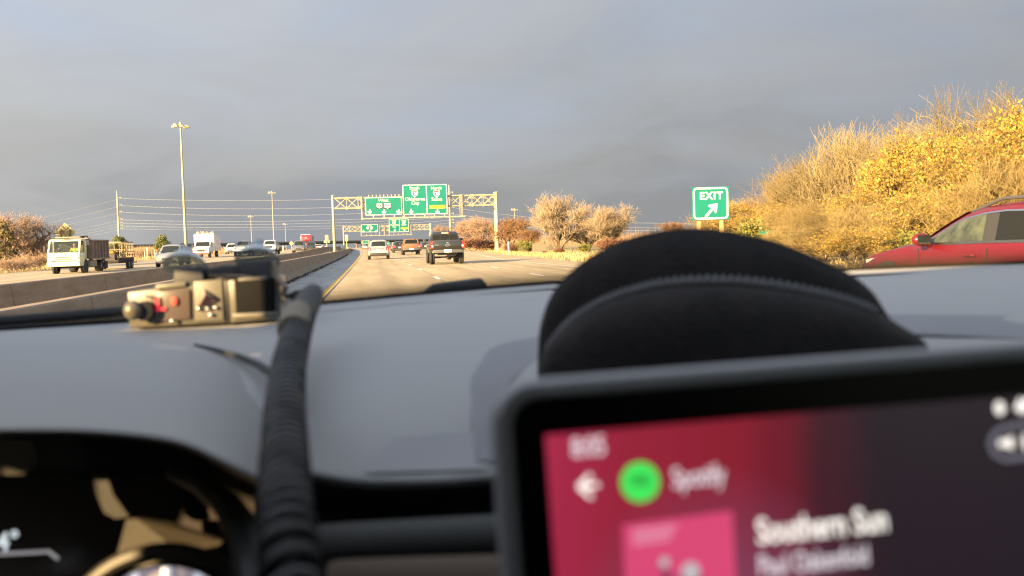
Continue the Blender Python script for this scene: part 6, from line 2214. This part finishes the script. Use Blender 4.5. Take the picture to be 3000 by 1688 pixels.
for cx_, cy_, lbx in ((466, 668, 0), (648, 653, 0)):
    c = atd(cx_, cy_, DD + .03)
    dirn = Vector((.04, .55, .83)).normalized()
    o = MB(); R_pts = []
    rot = dirn.to_track_quat('Z', 'Y').to_matrix()
    rings = []
    for rr_, hh in ((.004, .017), (.009, .0155), (.014, .012), (.019, .006), (.0225, .000), (.0235, -.0015), (.0215, -.001), (.018, .004), (.012, .009), (.006, .011)):
        rings.append([c + rot @ Vector((rr_ * math.cos(6.2832 * k / 24), rr_ * math.sin(6.2832 * k / 24), hh * .9)) for k in range(24)])
    o.loft(rings, closed=True, caps=False)
    fg(o, 'suction_cup', cupm, rd, origin=RC, smooth=True, angle=60)
    fg(MB().tube([c + rot @ Vector((0, 0, .008)), c + rot @ Vector((0, 0, .022))], .0055, 12), 'cup_nub', cupm, rd, origin=RC, smooth=True)
slab([(438, 676), (506, 670), (512, 694), (512, 716), (474, 722), (434, 726)], .03, 'mount_block', blk, d=DD + .0)
slab([(602, 660), (676, 655), (682, 700), (640, 696), (606, 690)], .03, 'mount_block', blk, d=DD + .0)
slab([(508, 678), (560, 668), (606, 667), (606, 692), (570, 690), (540, 692), (508, 702)], .02, 'mount_arm', blk, d=DD + .006)
slab([(505, 703), (552, 693), (605, 696), (605, 708), (505, 714)], .02, 'mount_gap', dk, d=DD + .012)
slab([(598, 700), (672, 694), (672, 704), (598, 709)], .015, 'latch', tanl, d=DD - .004)
fg(MB().tube([atd(688, 660, DD + .01), atd(696, 700, DD), atd(710, 712, DD - .01), atd(718, 722, DD - .015), atd(712, 742, DD - .01)], .0030, 8), 'clip', M('clip_tan', (.12, .085, .055), .4), rd, origin=RC, smooth=True)
slab([(715, 744), (742, 731), (772, 726), (776, 732), (760, 741), (748, 748), (742, 766), (735, 764), (730, 752), (716, 751)], .02, 'release_lever', dk, d=DD - .01)

# ------------------------------------------------------------------ coiled power cord
cord = empty('coiled_cord', atd(735, 1449, .32), 0, 'thick black coiled cord rising over the dashboard to the detector', 'cord')
KO = cord.location.copy()
path = [(757, 795, .74), (748, 830, .70), (738, 870, .66), (728, 915, .61), (722, 960, .57), (718, 1010, .53), (716, 1060, .49), (716, 1110, .455), (716, 1160, .425), (717, 1210, .40), (718, 1265, .375), (721, 1330, .35), (726, 1400, .33), (732, 1480, .315), (738, 1580, .30)]
P = [atd(*p) for p in path]
# resample evenly and wind the coil
L_cum = [0]
for a, b in zip(P, P[1:]): L_cum.append(L_cum[-1] + (b - a).length)


def along(s):
    for i in range(len(P) - 1):
        if s <= L_cum[i + 1]:
            t = (s - L_cum[i]) / (L_cum[i + 1] - L_cum[i])
            p0, p1, p2, p3 = P[max(0, i - 1)], P[i], P[i + 1], P[min(len(P) - 1, i + 2)]
            return .5 * ((2 * p1) + (p2 - p0) * t + (2 * p0 - 5 * p1 + 4 * p2 - p3) * t * t + (3 * p1 - p0 - 3 * p2 + p3) * t ** 3)
    return P[-1]


coil = []
s = 0.0; ph = 0.0
pitch0 = .0082
while s < L_cum[-1]:
    c = along(s); tg_ = (along(min(L_cum[-1], s + .002)) - along(max(0, s - .002))).normalized()
    a = Vector((1, 0, 0)); a = (a - tg_ * a.dot(tg_)).normalized(); bb = tg_.cross(a)
    R = .0083
    coil.append(c + (a * math.cos(ph) + bb * math.sin(ph)) * R)
    pitch = pitch0 * (1 + .55 * (s / L_cum[-1]))
    ph += 2 * math.pi / 14; s += pitch / 14
fg(MB().tube(coil, .0032, 8), 'coil', M('cord_rubber', (.022, .022, .024), .42, spec=.5), cord, origin=KO, smooth=True)
fg(MB().tube([along(k * L_cum[-1] / 40) for k in range(41)], .0032, 10), 'core', fascia, cord, origin=KO, smooth=True)
fg(MB().tube([atd(788, 738, .82), atd(780, 752, .80), atd(768, 775, .78), atd(760, 792, .75), atd(752, 815, .725)], [.0085, .0105, .0108, .0110, .0112], 20), 'sleeve', M('sleeve_grey', (.030, .030, .034), .6), cord, origin=KO, smooth=True)
fg(MB().tube([atd(748, 793, .735), atd(741, 820, .705), atd(738, 832, .695)], [.0118, .0119, .0117], 20), 'tape_band', M('tape_tan', (.24, .20, .14), .7, var=.3, vscale=300), cord, origin=KO, smooth=True)
# thin cable lying over the hood edge
cab = tag(MB().tube([atd(490, 868, .82), atd(540, 880, .80), atd(600, 897, .76), atd(650, 918, .70), atd(680, 938, .64), atd(700, 960, .60)], [.0012, .002, .0026, .0030, .0032, .0030], 8).build('thin_cable', rubber, None, smooth=True), 'thin black cable running across the dash to the coiled cord', 'cable')
